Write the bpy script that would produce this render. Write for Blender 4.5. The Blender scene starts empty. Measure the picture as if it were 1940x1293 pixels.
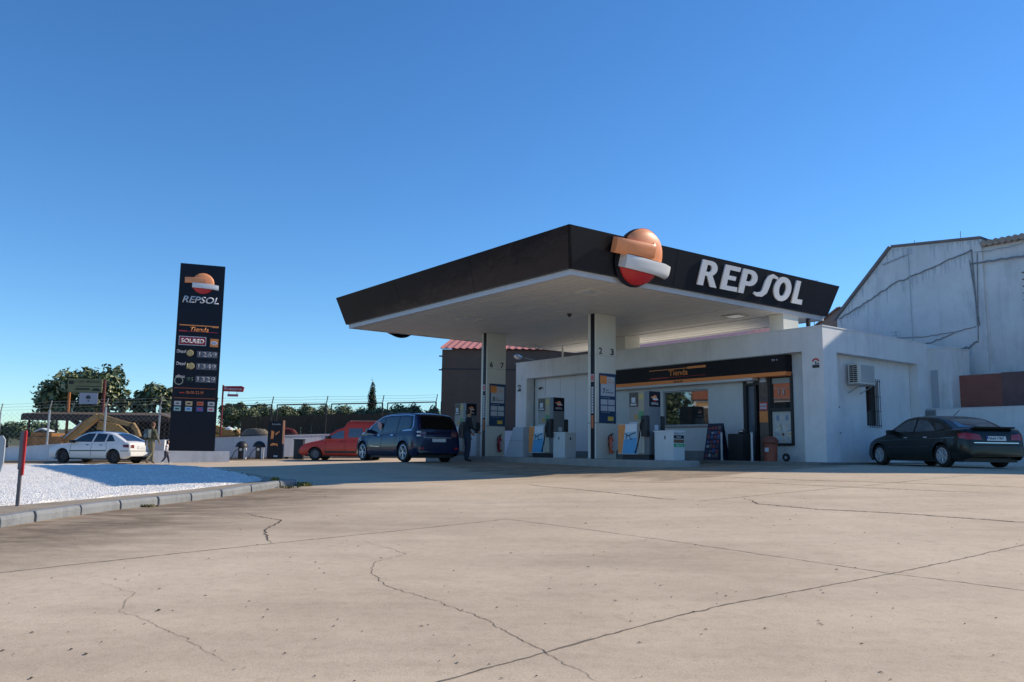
import bpy, bmesh, math, random
import numpy as np
from mathutils import Vector, Matrix
from mathutils.bvhtree import BVHTree
R = math.radians
scene = bpy.context.scene
COL = scene.collection
random.seed(7)
rng = np.random.default_rng(11)

# ---------------------------------------------------------------- camera, sky, sun, exposure
EYE = 1.6
PITCH, ROLL, FPX = 7.55, 0.0125, 1562.0
cd = bpy.data.cameras.new('camera'); cam = bpy.data.objects.new('camera', cd); COL.objects.link(cam)
cd.sensor_width = 36.0; cd.lens = FPX / 1940.0 * 36.0; cd.clip_end = 9000; cd.clip_start = 0.05
_p = R(PITCH)
_f = Vector((0, math.cos(_p), math.sin(_p))); _u0 = Vector((0, -math.sin(_p), math.cos(_p))); _r0 = Vector((1, 0, 0))
_r = _r0 * math.cos(ROLL) + _u0 * math.sin(ROLL); _u = _u0 * math.cos(ROLL) - _r0 * math.sin(ROLL)
cam.matrix_world = Matrix(((_r.x, _u.x, -_f.x, 0), (_r.y, _u.y, -_f.y, 0), (_r.z, _u.z, -_f.z, EYE), (0, 0, 0, 1)))
scene.camera = cam

SUN_AZ, SUN_EL = 71.5, 33.0        # azimuth clockwise from +Y
world = bpy.data.worlds.new("World"); scene.world = world; world.use_nodes = True
nt = world.node_tree; nt.nodes.clear()
wo = nt.nodes.new('ShaderNodeOutputWorld'); bg = nt.nodes.new('ShaderNodeBackground')
sky = nt.nodes.new('ShaderNodeTexSky'); sky.sky_type = 'NISHITA'; sky.sun_disc = False
sky.sun_elevation = R(SUN_EL); sky.sun_rotation = R(SUN_AZ)
sky.altitude = 300; sky.air_density = 1.0; sky.dust_density = 0.0; sky.ozone_density = 2.2
hs = nt.nodes.new('ShaderNodeHueSaturation'); hs.inputs['Saturation'].default_value = 1.18
hs.inputs['Hue'].default_value = 0.5; hs.inputs['Value'].default_value = 1.0
tn = nt.nodes.new('ShaderNodeMix'); tn.data_type = 'RGBA'; tn.blend_type = 'MULTIPLY'; tn.inputs['Factor'].default_value = 1; tn.inputs['B'].default_value = (1.0, 1.39, 1.72, 1)
nt.links.new(sky.outputs[0], hs.inputs['Color']); nt.links.new(hs.outputs[0], tn.inputs['A']); nt.links.new(tn.outputs['Result'], bg.inputs['Color'])
bg.inputs['Strength'].default_value = 0.098
nt.links.new(bg.outputs[0], wo.inputs['Surface'])
sl = bpy.data.lights.new('sun', 'SUN'); sl.energy = 5.0; sl.angle = R(0.53); sl.color = (1.0, 0.88, 0.71)
so = bpy.data.objects.new('sun', sl); COL.objects.link(so)
sd = Vector((math.sin(R(SUN_AZ)) * math.cos(R(SUN_EL)), math.cos(R(SUN_AZ)) * math.cos(R(SUN_EL)), math.sin(R(SUN_EL))))
so.rotation_euler = sd.to_track_quat('Z', 'Y').to_euler(); so.location = sd * 50
scene.view_settings.view_transform = 'Standard'; scene.view_settings.look = 'None'
scene.view_settings.exposure = 0.0; scene.view_settings.gamma = 1.0
scene.render.engine = 'CYCLES'
scene.cycles.max_bounces = 8; scene.cycles.diffuse_bounces = 4
scene.cycles.sample_clamp_indirect = 6

def at(x, y, Y):
    """point seen at pixel (x, y) of the photograph, at the measured depth Y"""
    d = _f + _r * ((x - 970) / FPX) + _u * ((646.5 - y) / FPX)
    return Vector((0, 0, EYE)) + d * (Y / d.y)

# ---------------------------------------------------------------- terrain height
GP = [(0,0,.3),(0,6,.45),(8,6,.52),(-6,6,.42),(-6.24,10.3,.57),(-6.12,12,.60),(-5.86,14,.61),(-5.57,16,.63),(-4.98,18.5,.76),
(-4.9,19.0,.76),(-2.4,20.9,.80),(.5,22.9,.88),(2.5,22.0,1.03),(4.35,20.6,1.11),(5.5,20,1.12),(7.65,19,1.14),(9.9,18.6,1.18),(11.4,18.3,1.19),
(10.75,20.5,1.28),(10.3,23.2,1.29),(14,24,1.3),(4,26,1.2),(2.5,27.5,1.2),(6.5,24.5,1.25),(-3.4,27,1.13),(-5,29.3,1.1),(-1,31,1.17),(1,35,1.2),
(-17.1,36,.79),(-19.5,36.4,.72),(-15.9,27.1,.75),(-13,30,.8),(-9,32.3,.88),(-6.4,34.2,.96),(-14,37.5,.88),(-14,41,.98),(-8,39,1.03),(-4,44,1.15),(-24,37,.75),(-8,16.5,.62),(-14,20,.6),(-20,12,.5),(-24,26,.6),
(-40,40,.6),(-60,10,.3),(40,40,1.4),(60,10,1.2),(0,70,1.0),(-40,80,.4),(50,80,1.5),(0,-30,0),(-40,-30,0),(40,-30,.4),(20,0,.5),(-20,0,.3)]
_G = np.array(GP)
def _U(r): return np.where(r > 1e-9, r * r * np.log(np.maximum(r, 1e-9)), 0)
_n = len(_G); _D = np.hypot(_G[:, 0][:, None] - _G[:, 0], _G[:, 1][:, None] - _G[:, 1])
_M = np.zeros((_n + 3, _n + 3)); _M[:_n, :_n] = _U(_D) + np.eye(_n) * .5; _M[:_n, _n] = 1; _M[:_n, _n+1:] = _G[:, :2]
_M[_n, :_n] = 1; _M[_n+1:, :_n] = _G[:, :2].T
_S = np.linalg.solve(_M, np.r_[_G[:, 2], 0, 0, 0])
def gzv(x, y):
    x = np.clip(np.asarray(x, float), -60, 60); y = np.clip(np.asarray(y, float), -30, 80)
    r = np.hypot(x[..., None] - _G[:, 0], y[..., None] - _G[:, 1])
    return _U(r) @ _S[:_n] + _S[_n] + _S[_n+1] * x + _S[_n+2] * y
def gz(x, y): return float(gzv(np.array([x]), np.array([y]))[0])

# ---------------------------------------------------------------- materials
MATS = {}
def mat(name, col, rough=0.6, metal=0.0, var=0.0, vscale=3.0, bump=0.0, bscale=40.0, coat=0.0, ior=1.5, spec=None,
        col2=None, stain=0.0, sscale=1.0, emis=None, estr=0.0, trans=0.0, stretch=(1, 1, 1)):
    if name in MATS: return MATS[name]
    m = bpy.data.materials.new(name); m.use_nodes = True; t = m.node_tree; b = t.nodes['Principled BSDF']
    c = (*col, 1)
    b.inputs['Base Color'].default_value = c; b.inputs['Roughness'].default_value = rough; b.inputs['Metallic'].default_value = metal
    b.inputs['IOR'].default_value = ior
    if coat: b.inputs['Coat Weight'].default_value = coat; b.inputs['Coat Roughness'].default_value = 0.04
    if spec is not None: b.inputs['Specular IOR Level'].default_value = spec
    if emis: b.inputs['Emission Color'].default_value = (*emis, 1); b.inputs['Emission Strength'].default_value = estr
    if trans: b.inputs['Transmission Weight'].default_value = trans
    tc = t.nodes.new('ShaderNodeTexCoord'); mp = t.nodes.new('ShaderNodeMapping'); mp.inputs['Scale'].default_value = stretch
    t.links.new(tc.outputs['Object'], mp.inputs[0])
    if var or col2:
        n = t.nodes.new('ShaderNodeTexNoise'); n.inputs['Scale'].default_value = vscale; n.inputs['Detail'].default_value = 8; n.inputs['Roughness'].default_value = .65
        t.links.new(mp.outputs[0], n.inputs['Vector'])
        r = t.nodes.new('ShaderNodeValToRGB'); r.color_ramp.elements[0].position = .3; r.color_ramp.elements[1].position = .7
        if col2: e0, e1 = col, col2
        else: e0 = tuple(max(0, x * (1 - var)) for x in col); e1 = tuple(min(1, x * (1 + var)) for x in col)
        r.color_ramp.elements[0].color = (*e0, 1); r.color_ramp.elements[1].color = (*e1, 1)
        t.links.new(n.outputs['Fac'], r.inputs[0]); last = r.outputs[0]
        if stain:
            n2 = t.nodes.new('ShaderNodeTexNoise'); n2.inputs['Scale'].default_value = sscale; n2.inputs['Detail'].default_value = 10; n2.inputs['Roughness'].default_value = .7
            mp2 = t.nodes.new('ShaderNodeMapping'); mp2.inputs['Scale'].default_value = (1, 1, .28); t.links.new(tc.outputs['Object'], mp2.inputs[0])
            t.links.new(mp2.outputs[0], n2.inputs['Vector'])
            r2 = t.nodes.new('ShaderNodeValToRGB'); r2.color_ramp.elements[0].position = .52; r2.color_ramp.elements[1].position = .78
            r2.color_ramp.elements[0].color = (1, 1, 1, 1); r2.color_ramp.elements[1].color = (1 - stain, 1 - stain, 1 - stain * .95, 1)
            t.links.new(n2.outputs['Fac'], r2.inputs[0])
            mx = t.nodes.new('ShaderNodeMix'); mx.data_type = 'RGBA'; mx.blend_type = 'MULTIPLY'; mx.inputs['Factor'].default_value = 1
            t.links.new(last, mx.inputs['A']); t.links.new(r2.outputs[0], mx.inputs['B']); last = mx.outputs['Result']
            n3 = t.nodes.new('ShaderNodeTexNoise'); n3.inputs['Scale'].default_value = 3.2; n3.inputs['Detail'].default_value = 6; n3.inputs['Roughness'].default_value = .6
            mp3 = t.nodes.new('ShaderNodeMapping'); mp3.inputs['Scale'].default_value = (1.6, 1.6, .10); t.links.new(tc.outputs['Object'], mp3.inputs[0]); t.links.new(mp3.outputs[0], n3.inputs['Vector'])
            r3 = t.nodes.new('ShaderNodeValToRGB'); r3.color_ramp.elements[0].position = .55; r3.color_ramp.elements[1].position = .80
            r3.color_ramp.elements[0].color = (1, 1, 1, 1); r3.color_ramp.elements[1].color = (1 - stain * .42, 1 - stain * .42, 1 - stain * .40, 1); t.links.new(n3.outputs['Fac'], r3.inputs[0])
            mx3 = t.nodes.new('ShaderNodeMix'); mx3.data_type = 'RGBA'; mx3.blend_type = 'MULTIPLY'; mx3.inputs['Factor'].default_value = 1
            t.links.new(last, mx3.inputs['A']); t.links.new(r3.outputs[0], mx3.inputs['B']); last = mx3.outputs['Result']
        t.links.new(last, b.inputs['Base Color'])
    if bump:
        n = t.nodes.new('ShaderNodeTexNoise'); n.inputs['Scale'].default_value = bscale; n.inputs['Detail'].default_value = 4
        t.links.new(mp.outputs[0], n.inputs['Vector'])
        bp = t.nodes.new('ShaderNodeBump'); bp.inputs['Strength'].default_value = bump; bp.inputs['Distance'].default_value = .02
        t.links.new(n.outputs['Fac'], bp.inputs['Height']); t.links.new(bp.outputs[0], b.inputs['Normal'])
    MATS[name] = m; return m

WHITE = mat('white_plaster', (.73, .735, .73), .85, var=.07, vscale=1.5, bump=.35, bscale=22, stain=.24, sscale=1.3)
WHITE2 = mat('old_whitewash', (.70, .70, .69), .9, var=.09, vscale=1.1, bump=.5, bscale=14, stain=.40, sscale=1.1)
PANELW = mat('white_panel', (.70, .72, .74), .6, var=.03, vscale=.8)
WALLW = mat('white_wall_paint', (.68, .69, .71), .9, var=.09, vscale=1.3, bump=.4, bscale=25, stain=.3, sscale=1.4)
CREAM = mat('cream_metal', (.66, .66, .60), .45, var=.05, vscale=2)
SOFF = mat('soffit_metal', (.64, .625, .575), .5, var=.05, vscale=2.5)
NAVY = mat('black_fascia', (.008, .009, .015), .13, coat=.0, bump=.55, bscale=1.3, spec=.27, var=.25, vscale=1.2)
NAVY2 = mat('black_fascia_side', (.005, .006, .011), .38, bump=.1, bscale=.8, spec=.3, var=.25, vscale=1.2)
TOTEMB = mat('totem_black', (.005, .007, .017), .4, spec=.25, var=.2, vscale=1.5)
DARKP = mat('dark_paint', (.015, .016, .02), .4, var=.2)
ORANGE = mat('orange_paint', (.78, .27, .07), .45, var=.06)
EMBOR = mat('emblem_orange', (.84, .31, .13), .45, var=.08, vscale=1.5)
EMBWH = mat('emblem_white', (.72, .72, .72), .4, var=.04)
EMBRD = mat('emblem_red', (.55, .03, .035), .4, var=.08)
LETW = mat('letter_white', (.74, .75, .77), .4, var=.03)
RED = mat('red_paint', (.55, .03, .02), .4, var=.1)
BLUEP = mat('notice_blue', (.012, .05, .13), .4, var=.1)
PALE = mat('pale_print', (.50, .54, .60), .6, var=.06, vscale=6)
GREYM = mat('grey_metal', (.30, .32, .34), .45, metal=.3, var=.12, vscale=6)
GALV = mat('galvanised_steel', (.42, .44, .46), .5, metal=.6, var=.15, vscale=12)
CHROME = mat('chrome', (.7, .7, .72), .15, metal=1.0)
BLACKR = mat('black_rubber', (.012, .012, .013), .7, var=.2)
BLACKP = mat('black_plastic', (.018, .018, .02), .5, var=.2)
GLASS = mat('dark_glass', (.010, .012, .016), .05, ior=1.7)
SHOPG = mat('shop_window_film', (.02, .022, .025), .02, ior=2.7)
YELLOW = mat('yellow_print', (.70, .48, .08), .5, var=.1)
GREEN = mat('green_print', (.06, .36, .16), .5, var=.1)
SKYB = mat('sky_blue_print', (.10, .36, .62), .5, var=.1)
LIGHTW = mat('white_print', (.72, .74, .76), .5, var=.03)
BROWNP = mat('brown_print', (.16, .08, .04), .5, var=.2)
CONCR = mat('grey_concrete', (.26, .255, .24), .9, var=.18, vscale=5, bump=.3, bscale=60, stain=.25, sscale=3)
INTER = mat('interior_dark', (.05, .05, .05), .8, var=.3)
WHPAINT = mat('white_car_paint', (.70, .70, .68), .35, coat=.5, var=.03)

# ---------------------------------------------------------------- object helpers
def thing(name, label, cat, loc=(0, 0, 0), rz=0.0, group=None):
    o = bpy.data.objects.new(name, None); COL.objects.link(o); o.empty_display_size = .2
    o.location = loc; o.rotation_euler = (0, 0, rz); o['label'] = label; o['category'] = cat
    if group: o['group'] = group
    return o
def tag(o, label, cat, group=None):
    o['label'] = label; o['category'] = cat
    if group: o['group'] = group
    return o
def link(name, me, mats, parent=None, smooth=False, ang=38):
    o = bpy.data.objects.new(name, me); COL.objects.link(o)
    for m in (mats if isinstance(mats, (list, tuple)) else [mats]): me.materials.append(m)
    if smooth:
        me.polygons.foreach_set('use_smooth', [True] * len(me.polygons))
        me.set_sharp_from_angle(angle=R(ang))
    if parent: o.parent = parent
    return o
def retag(root, label=None, group=None):
    if label: root['label'] = label
    if group: root['group'] = group
def dup(root, loc, rz=None, label=None, group=None):
    r = root.copy(); COL.objects.link(r); r.location = loc
    if rz is not None: r.rotation_euler = (0, 0, rz)
    retag(r, label, group)
    def rec(a, b):
        for ch in list(a.children):
            c = ch.copy(); COL.objects.link(c); c.parent = b; rec(ch, c)
    rec(root, r); return r

class MB:
    def __init__(s): s.bm = bmesh.new()
    def box(s, x0, x1, y0, y1, z0, z1, m=0, bev=0):
        r = bmesh.ops.create_cube(s.bm, size=1, matrix=Matrix.Translation(((x0+x1)/2, (y0+y1)/2, (z0+z1)/2)) @ Matrix.Diagonal((abs(x1-x0), abs(y1-y0), abs(z1-z0), 1)))
        vs = r['verts']; fs = set(f for v in vs for f in v.link_faces)
        if bev:
            es = list(set(e for v in vs for e in v.link_edges))
            rr = bmesh.ops.bevel(s.bm, geom=es, offset=bev, segments=2, profile=.7, affect='EDGES')
            fs = set(rr['faces']) | set(f for f in fs if f.is_valid)
        for f in fs: f.material_index = m
        return s
    def prism(s, pts, lo, hi, ax='z', m=0):
        def P(a, b, c): return {'z': (a, b, c), 'y': (a, c, b), 'x': (c, a, b)}[ax]
        n = len(pts); v0 = [s.bm.verts.new(P(a, b, lo)) for a, b in pts]; v1 = [s.bm.verts.new(P(a, b, hi)) for a, b in pts]
        fs = [s.bm.faces.new(v0[::-1]), s.bm.faces.new(v1)]
        for i in range(n): fs.append(s.bm.faces.new((v0[i], v0[(i+1) % n], v1[(i+1) % n], v1[i])))
        for f in fs: f.material_index = m
        bmesh.ops.recalc_face_normals(s.bm, faces=fs); return s
    def quad(s, pts, m=0):
        f = s.bm.faces.new([s.bm.verts.new(p) for p in pts]); f.material_index = m; return s
    def cyl(s, p0, p1, r0, r1=None, n=12, m=0):
        r1 = r0 if r1 is None else r1; p0 = Vector(p0); p1 = Vector(p1); d = p1 - p0
        q = d.to_track_quat('Z', 'Y').to_matrix().to_4x4()
        r = bmesh.ops.create_cone(s.bm, cap_ends=True, segments=n, radius1=r0, radius2=r1, depth=d.length, matrix=Matrix.Translation((p0+p1)/2) @ q)
        for f in set(f for v in r['verts'] for f in v.link_faces): f.material_index = m
        return s
    def tube(s, pts, r, n=6, m=0):
        pts = [Vector(p) for p in pts]; rings = []
        for i, p in enumerate(pts):
            t = (pts[min(i+1, len(pts)-1)] - pts[max(i-1, 0)]).normalized()
            a = t.cross(Vector((0, 0, 1))); a = a.normalized() if a.length > .05 else t.cross(Vector((1, 0, 0))).normalized()
            b = t.cross(a); rr = r[i] if isinstance(r, (list, tuple)) else r
            rings.append([s.bm.verts.new(p + a * math.cos(2*math.pi*k/n) * rr + b * math.sin(2*math.pi*k/n) * rr) for k in range(n)])
        fs = []
        for i in range(len(rings)-1):
            for k in range(n): fs.append(s.bm.faces.new((rings[i][k], rings[i][(k+1) % n], rings[i+1][(k+1) % n], rings[i+1][k])))
        fs.append(s.bm.faces.new(rings[0][::-1])); fs.append(s.bm.faces.new(rings[-1]))
        for f in fs: f.material_index = m
        bmesh.ops.recalc_face_normals(s.bm, faces=fs); return s
    def lathe(s, prof, n=20, M=None, m=0):
        M = M or Matrix(); rings = []
        for r, h in prof:
            rings.append([s.bm.verts.new(M @ Vector((max(r, 1e-4) * math.cos(2*math.pi*k/n), max(r, 1e-4) * math.sin(2*math.pi*k/n), h))) for k in range(n)])
        fs = []
        for i in range(len(rings)-1):
            for k in range(n): fs.append(s.bm.faces.new((rings[i][k], rings[i][(k+1) % n], rings[i+1][(k+1) % n], rings[i+1][k])))
        for f in fs: f.material_index = m
        bmesh.ops.recalc_face_normals(s.bm, faces=fs); return s
    def parts(s, name, mats, parent=None):
        mats = mats if isinstance(mats, (list, tuple)) else [mats]; bm = s.bm; bm.verts.index_update(); seen = set(); out = []
        for v in list(bm.verts):
            if v in seen: continue
            st = [v]; seen.add(v); comp = []
            while st:
                a = st.pop(); comp.append(a)
                for e in a.link_edges:
                    b = e.other_vert(a)
                    if b not in seen: seen.add(b); st.append(b)
            ix = {a: i for i, a in enumerate(comp)}; fs = {f for a in comp for f in a.link_faces}
            me = bpy.data.meshes.new(name); me.from_pydata([tuple(a.co) for a in comp], [], [[ix[q] for q in f.verts] for f in fs])
            out.append(link(name, me, mats[next(iter(fs)).material_index], parent))
        bm.free(); return out
    def build(s, name, mats, parent=None, smooth=False, ang=38):
        me = bpy.data.meshes.new(name); s.bm.to_mesh(me); s.bm.free(); return link(name, me, mats, parent, smooth, ang)
def npmesh(name, V, Fc, mats, parent=None, midx=None, smooth=False):
    me = bpy.data.meshes.new(name); me.from_pydata([tuple(v) for v in V], [], [tuple(f) for f in Fc]); 
    o = link(name, me, mats, parent, smooth)
    if midx is not None: me.polygons.foreach_set('material_index', midx)
    me.update(); return o
def basis(o, u, v):
    u = Vector(u).normalized(); v = Vector(v).normalized(); n = u.cross(v)
    return Matrix(((u.x, v.x, n.x, o[0]), (u.y, v.y, n.y, o[1]), (u.z, v.z, n.z, o[2]), (0, 0, 0, 1)))
def text(name, s, mt, parent, M, w, h, ext=.004, bold=0.0, shear=0.0):
    c = bpy.data.curves.new('t', 'FONT'); c.body = s; c.size = 1; c.extrude = 0; c.offset = bold * .38; c.shear = shear; c.resolution_u = 3
    o = bpy.data.objects.new('t', c); COL.objects.link(o); dg = bpy.context.evaluated_depsgraph_get(); dg.update()
    me = bpy.data.meshes.new_from_object(o.evaluated_get(dg)); bpy.data.objects.remove(o); bpy.data.curves.remove(c)
    n = len(me.vertices); co = np.empty(n * 3); me.vertices.foreach_get('co', co); co = co.reshape(-1, 3)
    lo = co.min(0); hi = co.max(0); co[:, 0] = (co[:, 0] - lo[0]) / max(hi[0]-lo[0], 1e-6) * w; co[:, 1] = (co[:, 1] - lo[1]) / max(hi[1]-lo[1], 1e-6) * h; co[:, 2] = 0
    me.vertices.foreach_set('co', co.ravel()); me.materials.clear()
    bm = bmesh.new(); bm.from_mesh(me)
    if ext:
        r = bmesh.ops.extrude_face_region(bm, geom=bm.faces[:]); 
        for v in [g for g in r['geom'] if isinstance(g, bmesh.types.BMVert)]: v.co.z += ext
    bmesh.ops.transform(bm, matrix=M, verts=bm.verts); bmesh.ops.recalc_face_normals(bm, faces=bm.faces[:])
    for f in bm.faces: f.material_index = 0
    bm.to_mesh(me); bm.free(); me.name = name
    return link(name, me, mt, parent)
def shape2d(name, polys, ext, mt, parent, M, smooth=False):
    """closed outlines (holes nested) filled and given a thickness"""
    c = bpy.data.curves.new('s', 'CURVE'); c.dimensions = '2D'; c.fill_mode = 'BOTH'; c.extrude = ext / 2
    for p in polys:
        sp = c.splines.new('POLY'); sp.points.add(len(p) - 1); sp.use_cyclic_u = True
        for i, q in enumerate(p): sp.points[i].co = (q[0], q[1], 0, 1)
    o = bpy.data.objects.new('s', c); COL.objects.link(o); dg = bpy.context.evaluated_depsgraph_get(); dg.update()
    me = bpy.data.meshes.new_from_object(o.evaluated_get(dg)); bpy.data.objects.remove(o); bpy.data.curves.remove(c)
    me.transform(M @ Matrix.Translation((0, 0, ext / 2))); me.materials.clear(); me.name = name
    return link(name, me, mt, parent)
def arc(cx, cy, rx, ry, a0, a1, n=10):
    return [(cx + rx * math.cos(R(a0 + (a1-a0) * i / n)), cy + ry * math.sin(R(a0 + (a1-a0) * i / n))) for i in range(n + 1)]

# station frame: x = -a (along the shop front, to the right), y = b (into the shop)
THS = math.atan2(-math.cos(R(37.121)), math.sin(R(37.121)))
SORG = Vector((8.973, 23.6, 0))
SMAT = Matrix.Translation(SORG) @ Matrix.Rotation(THS, 4, 'Z')
def SP(x, y, z=0): return SMAT @ Vector((x, y, z))
def sgz(x, y): p = SP(x, y); return gz(p.x, p.y)
def sthing(name, label, cat, x, y, z, rz=0.0, group=None): return thing(name, label, cat, SP(x, y, z), THS + rz, group)
# ================================================================ GROUND
def ground_grid(xs, ys, dz):
    X, Y = np.meshgrid(xs, ys); Z = gzv(X.ravel(), Y.ravel()) + dz
    V = np.c_[X.ravel(), Y.ravel(), Z]; nx = len(xs)
    i = np.arange(len(ys) - 1)[:, None] * nx + np.arange(nx - 1)[None]; i = i.ravel()
    return V, np.c_[i, i + 1, i + nx + 1, i + nx]
fine = np.arange(-45, 45.01, .5)
far = np.array([60, 75, 100, 150, 250, 400, 800, 1600, 4000.])
xs = np.r_[-far[::-1], fine, far]; ys = np.r_[-far[::-1], fine, far]
DIRT = mat('dry_earth', (.20, .155, .105), .95, col2=(.13, .125, .07), vscale=.15, bump=.4, bscale=3)
V, Fc = ground_grid(xs, ys, 0)
g = npmesh('ground', V, Fc, DIRT, smooth=True); g['kind'] = 'structure'

# forecourt concrete
m = bpy.data.materials.new('forecourt_concrete'); m.use_nodes = True; t = m.node_tree; b = t.nodes['Principled BSDF']; MATS['conc'] = m
b.inputs['Roughness'].default_value = .88
tc = t.nodes.new('ShaderNodeTexCoord')
def nz(scale, det=6, rough=.6, mp=None, typ='noise'):
    n = t.nodes.new('ShaderNodeTexNoise'); n.inputs['Scale'].default_value = scale; n.inputs['Detail'].default_value = det; n.inputs['Roughness'].default_value = rough
    if mp:
        q = t.nodes.new('ShaderNodeMapping'); q.inputs['Scale'].default_value = mp[0]; q.inputs['Rotation'].default_value = (0, 0, mp[1]); t.links.new(tc.outputs['Object'], q.inputs[0]); t.links.new(q.outputs[0], n.inputs['Vector'])
    else: t.links.new(tc.outputs['Object'], n.inputs['Vector'])
    return n.outputs['Fac']
def ramp(fac, stops):
    r = t.nodes.new('ShaderNodeValToRGB'); e = r.color_ramp.elements
    while len(e) < len(stops): e.new(.5)
    for i, (p, c) in enumerate(stops): e[i].position = p; e[i].color = (*c, 1) if len(c) == 3 else c
    t.links.new(fac, r.inputs[0]); return r.outputs[0]
def mixc(a, b_, fac=1.0, mode='MULTIPLY'):
    x = t.nodes.new('ShaderNodeMix'); x.data_type = 'RGBA'; x.blend_type = mode
    if isinstance(fac, float): x.inputs['Factor'].default_value = fac
    else: t.links.new(fac, x.inputs['Factor'])
    t.links.new(a, x.inputs['A']); t.links.new(b_, x.inputs['B']); return x.outputs['Result']
base = ramp(nz(.35, 5, .55), [(.3, (.575, .447, .305)), (.7, (.66, .527, .37))])
c1 = mixc(base, ramp(nz(1.6, 8, .7), [(.30, (.89, .885, .88)), (.6, (1.0, 1.0, 1.0))]))
c2 = mixc(c1, ramp(nz(.22, 9, .66, ((1, 5, 1), R(-38))), [(.46, (1, 1, 1)), (.72, (.83, .82, .82))]))
c3 = mixc(c2, ramp(nz(70, 4, .8), [(.30, (.74, .72, .69)), (.46, (1, 1, 1)), (.7, (1.08, 1.08, 1.09))]))
sp_ = t.nodes.new('ShaderNodeTexVoronoi'); sp_.inputs['Scale'].default_value = 55; t.links.new(tc.outputs['Object'], sp_.inputs['Vector'])
c4 = mixc(c3, ramp(sp_.outputs['Distance'], [(.0, (.62, .6, .58)), (.13, (.72, .7, .68)), (.2, (1, 1, 1))]))
v2 = t.nodes.new('ShaderNodeTexVoronoi'); v2.inputs['Scale'].default_value = 3.1; t.links.new(tc.outputs['Object'], v2.inputs['Vector'])
c5 = mixc(c4, ramp(nz(.55, 10, .75, ((1, 1, 1), .4)), [(.56, (1, 1, 1)), (.66, (.92, .91, .91)), (.70, (.98, .98, .98)), (.8, (.88, .87, .86))]))
c5 = mixc(c5, ramp(nz(9, 8, .8), [(.28, (.82, .80, .77)), (.5, (1, 1, 1)), (.75, (1.06, 1.06, 1.06))]))
at_ = t.nodes.new('ShaderNodeAttribute'); at_.attribute_name = 'dirt_and_shade'
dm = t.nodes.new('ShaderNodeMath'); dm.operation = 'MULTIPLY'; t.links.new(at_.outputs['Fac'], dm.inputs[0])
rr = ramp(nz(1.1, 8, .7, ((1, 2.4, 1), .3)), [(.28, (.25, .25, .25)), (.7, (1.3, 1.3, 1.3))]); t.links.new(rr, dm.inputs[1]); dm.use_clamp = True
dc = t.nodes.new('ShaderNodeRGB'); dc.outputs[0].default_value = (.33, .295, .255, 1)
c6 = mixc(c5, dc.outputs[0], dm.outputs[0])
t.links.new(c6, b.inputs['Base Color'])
bp = t.nodes.new('ShaderNodeBump'); bp.inputs['Strength'].default_value = .35; bp.inputs['Distance'].default_value = .01
t.links.new(nz(45, 5, .7), bp.inputs['Height']); t.links.new(bp.outputs[0], b.inputs['Normal'])

KL = [(-9.5, 6.0), (-7.4, 8.0), (-6.55, 9.3), (-6.24, 10.3), (-6.2, 11), (-6.12, 12), (-6.02, 13), (-5.86, 14), (-5.70, 15), (-5.50, 16), (-5.25, 17), (-4.95, 18.0), (-4.72, 18.5)]
fx = np.arange(-45, 45.01, .5); fy = np.arange(-14, 46.01, .5)
V, Fc = ground_grid(fx, fy, .012)
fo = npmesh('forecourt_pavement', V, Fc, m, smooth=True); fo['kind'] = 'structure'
kp = np.array(KL)
dirt_and_shade = []
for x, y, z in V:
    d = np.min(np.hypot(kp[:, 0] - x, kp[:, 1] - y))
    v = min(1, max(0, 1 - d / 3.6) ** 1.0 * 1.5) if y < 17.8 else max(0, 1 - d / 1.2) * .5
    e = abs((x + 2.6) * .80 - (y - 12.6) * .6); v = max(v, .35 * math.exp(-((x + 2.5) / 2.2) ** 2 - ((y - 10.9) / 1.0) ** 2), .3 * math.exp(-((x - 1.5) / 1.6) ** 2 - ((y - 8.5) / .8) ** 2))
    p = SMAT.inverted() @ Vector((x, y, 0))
    if -18 < p.x < 1 and -7.5 < p.y < 0: v = max(v, .75)  # lane under the canopy: oil stain, deepened to paint in darker shade
    dirt_and_shade.append(v)
a = fo.data.attributes.new('dirt_and_shade', 'FLOAT', 'POINT'); a.data.foreach_set('value', dirt_and_shade)

_me = fo.data; _bm = bmesh.new(); _bm.from_mesh(_me); bmesh.ops.triangulate(_bm, faces=_bm.faces[:]); _tree = BVHTree.FromBMesh(_bm); _bm.free()
def gsurf(x, y):
    h = _tree.ray_cast(Vector((x, y, 20)), Vector((0, 0, -1)))
    return h[0].z if h[0] is not None else gz(x, y) + .012
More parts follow.
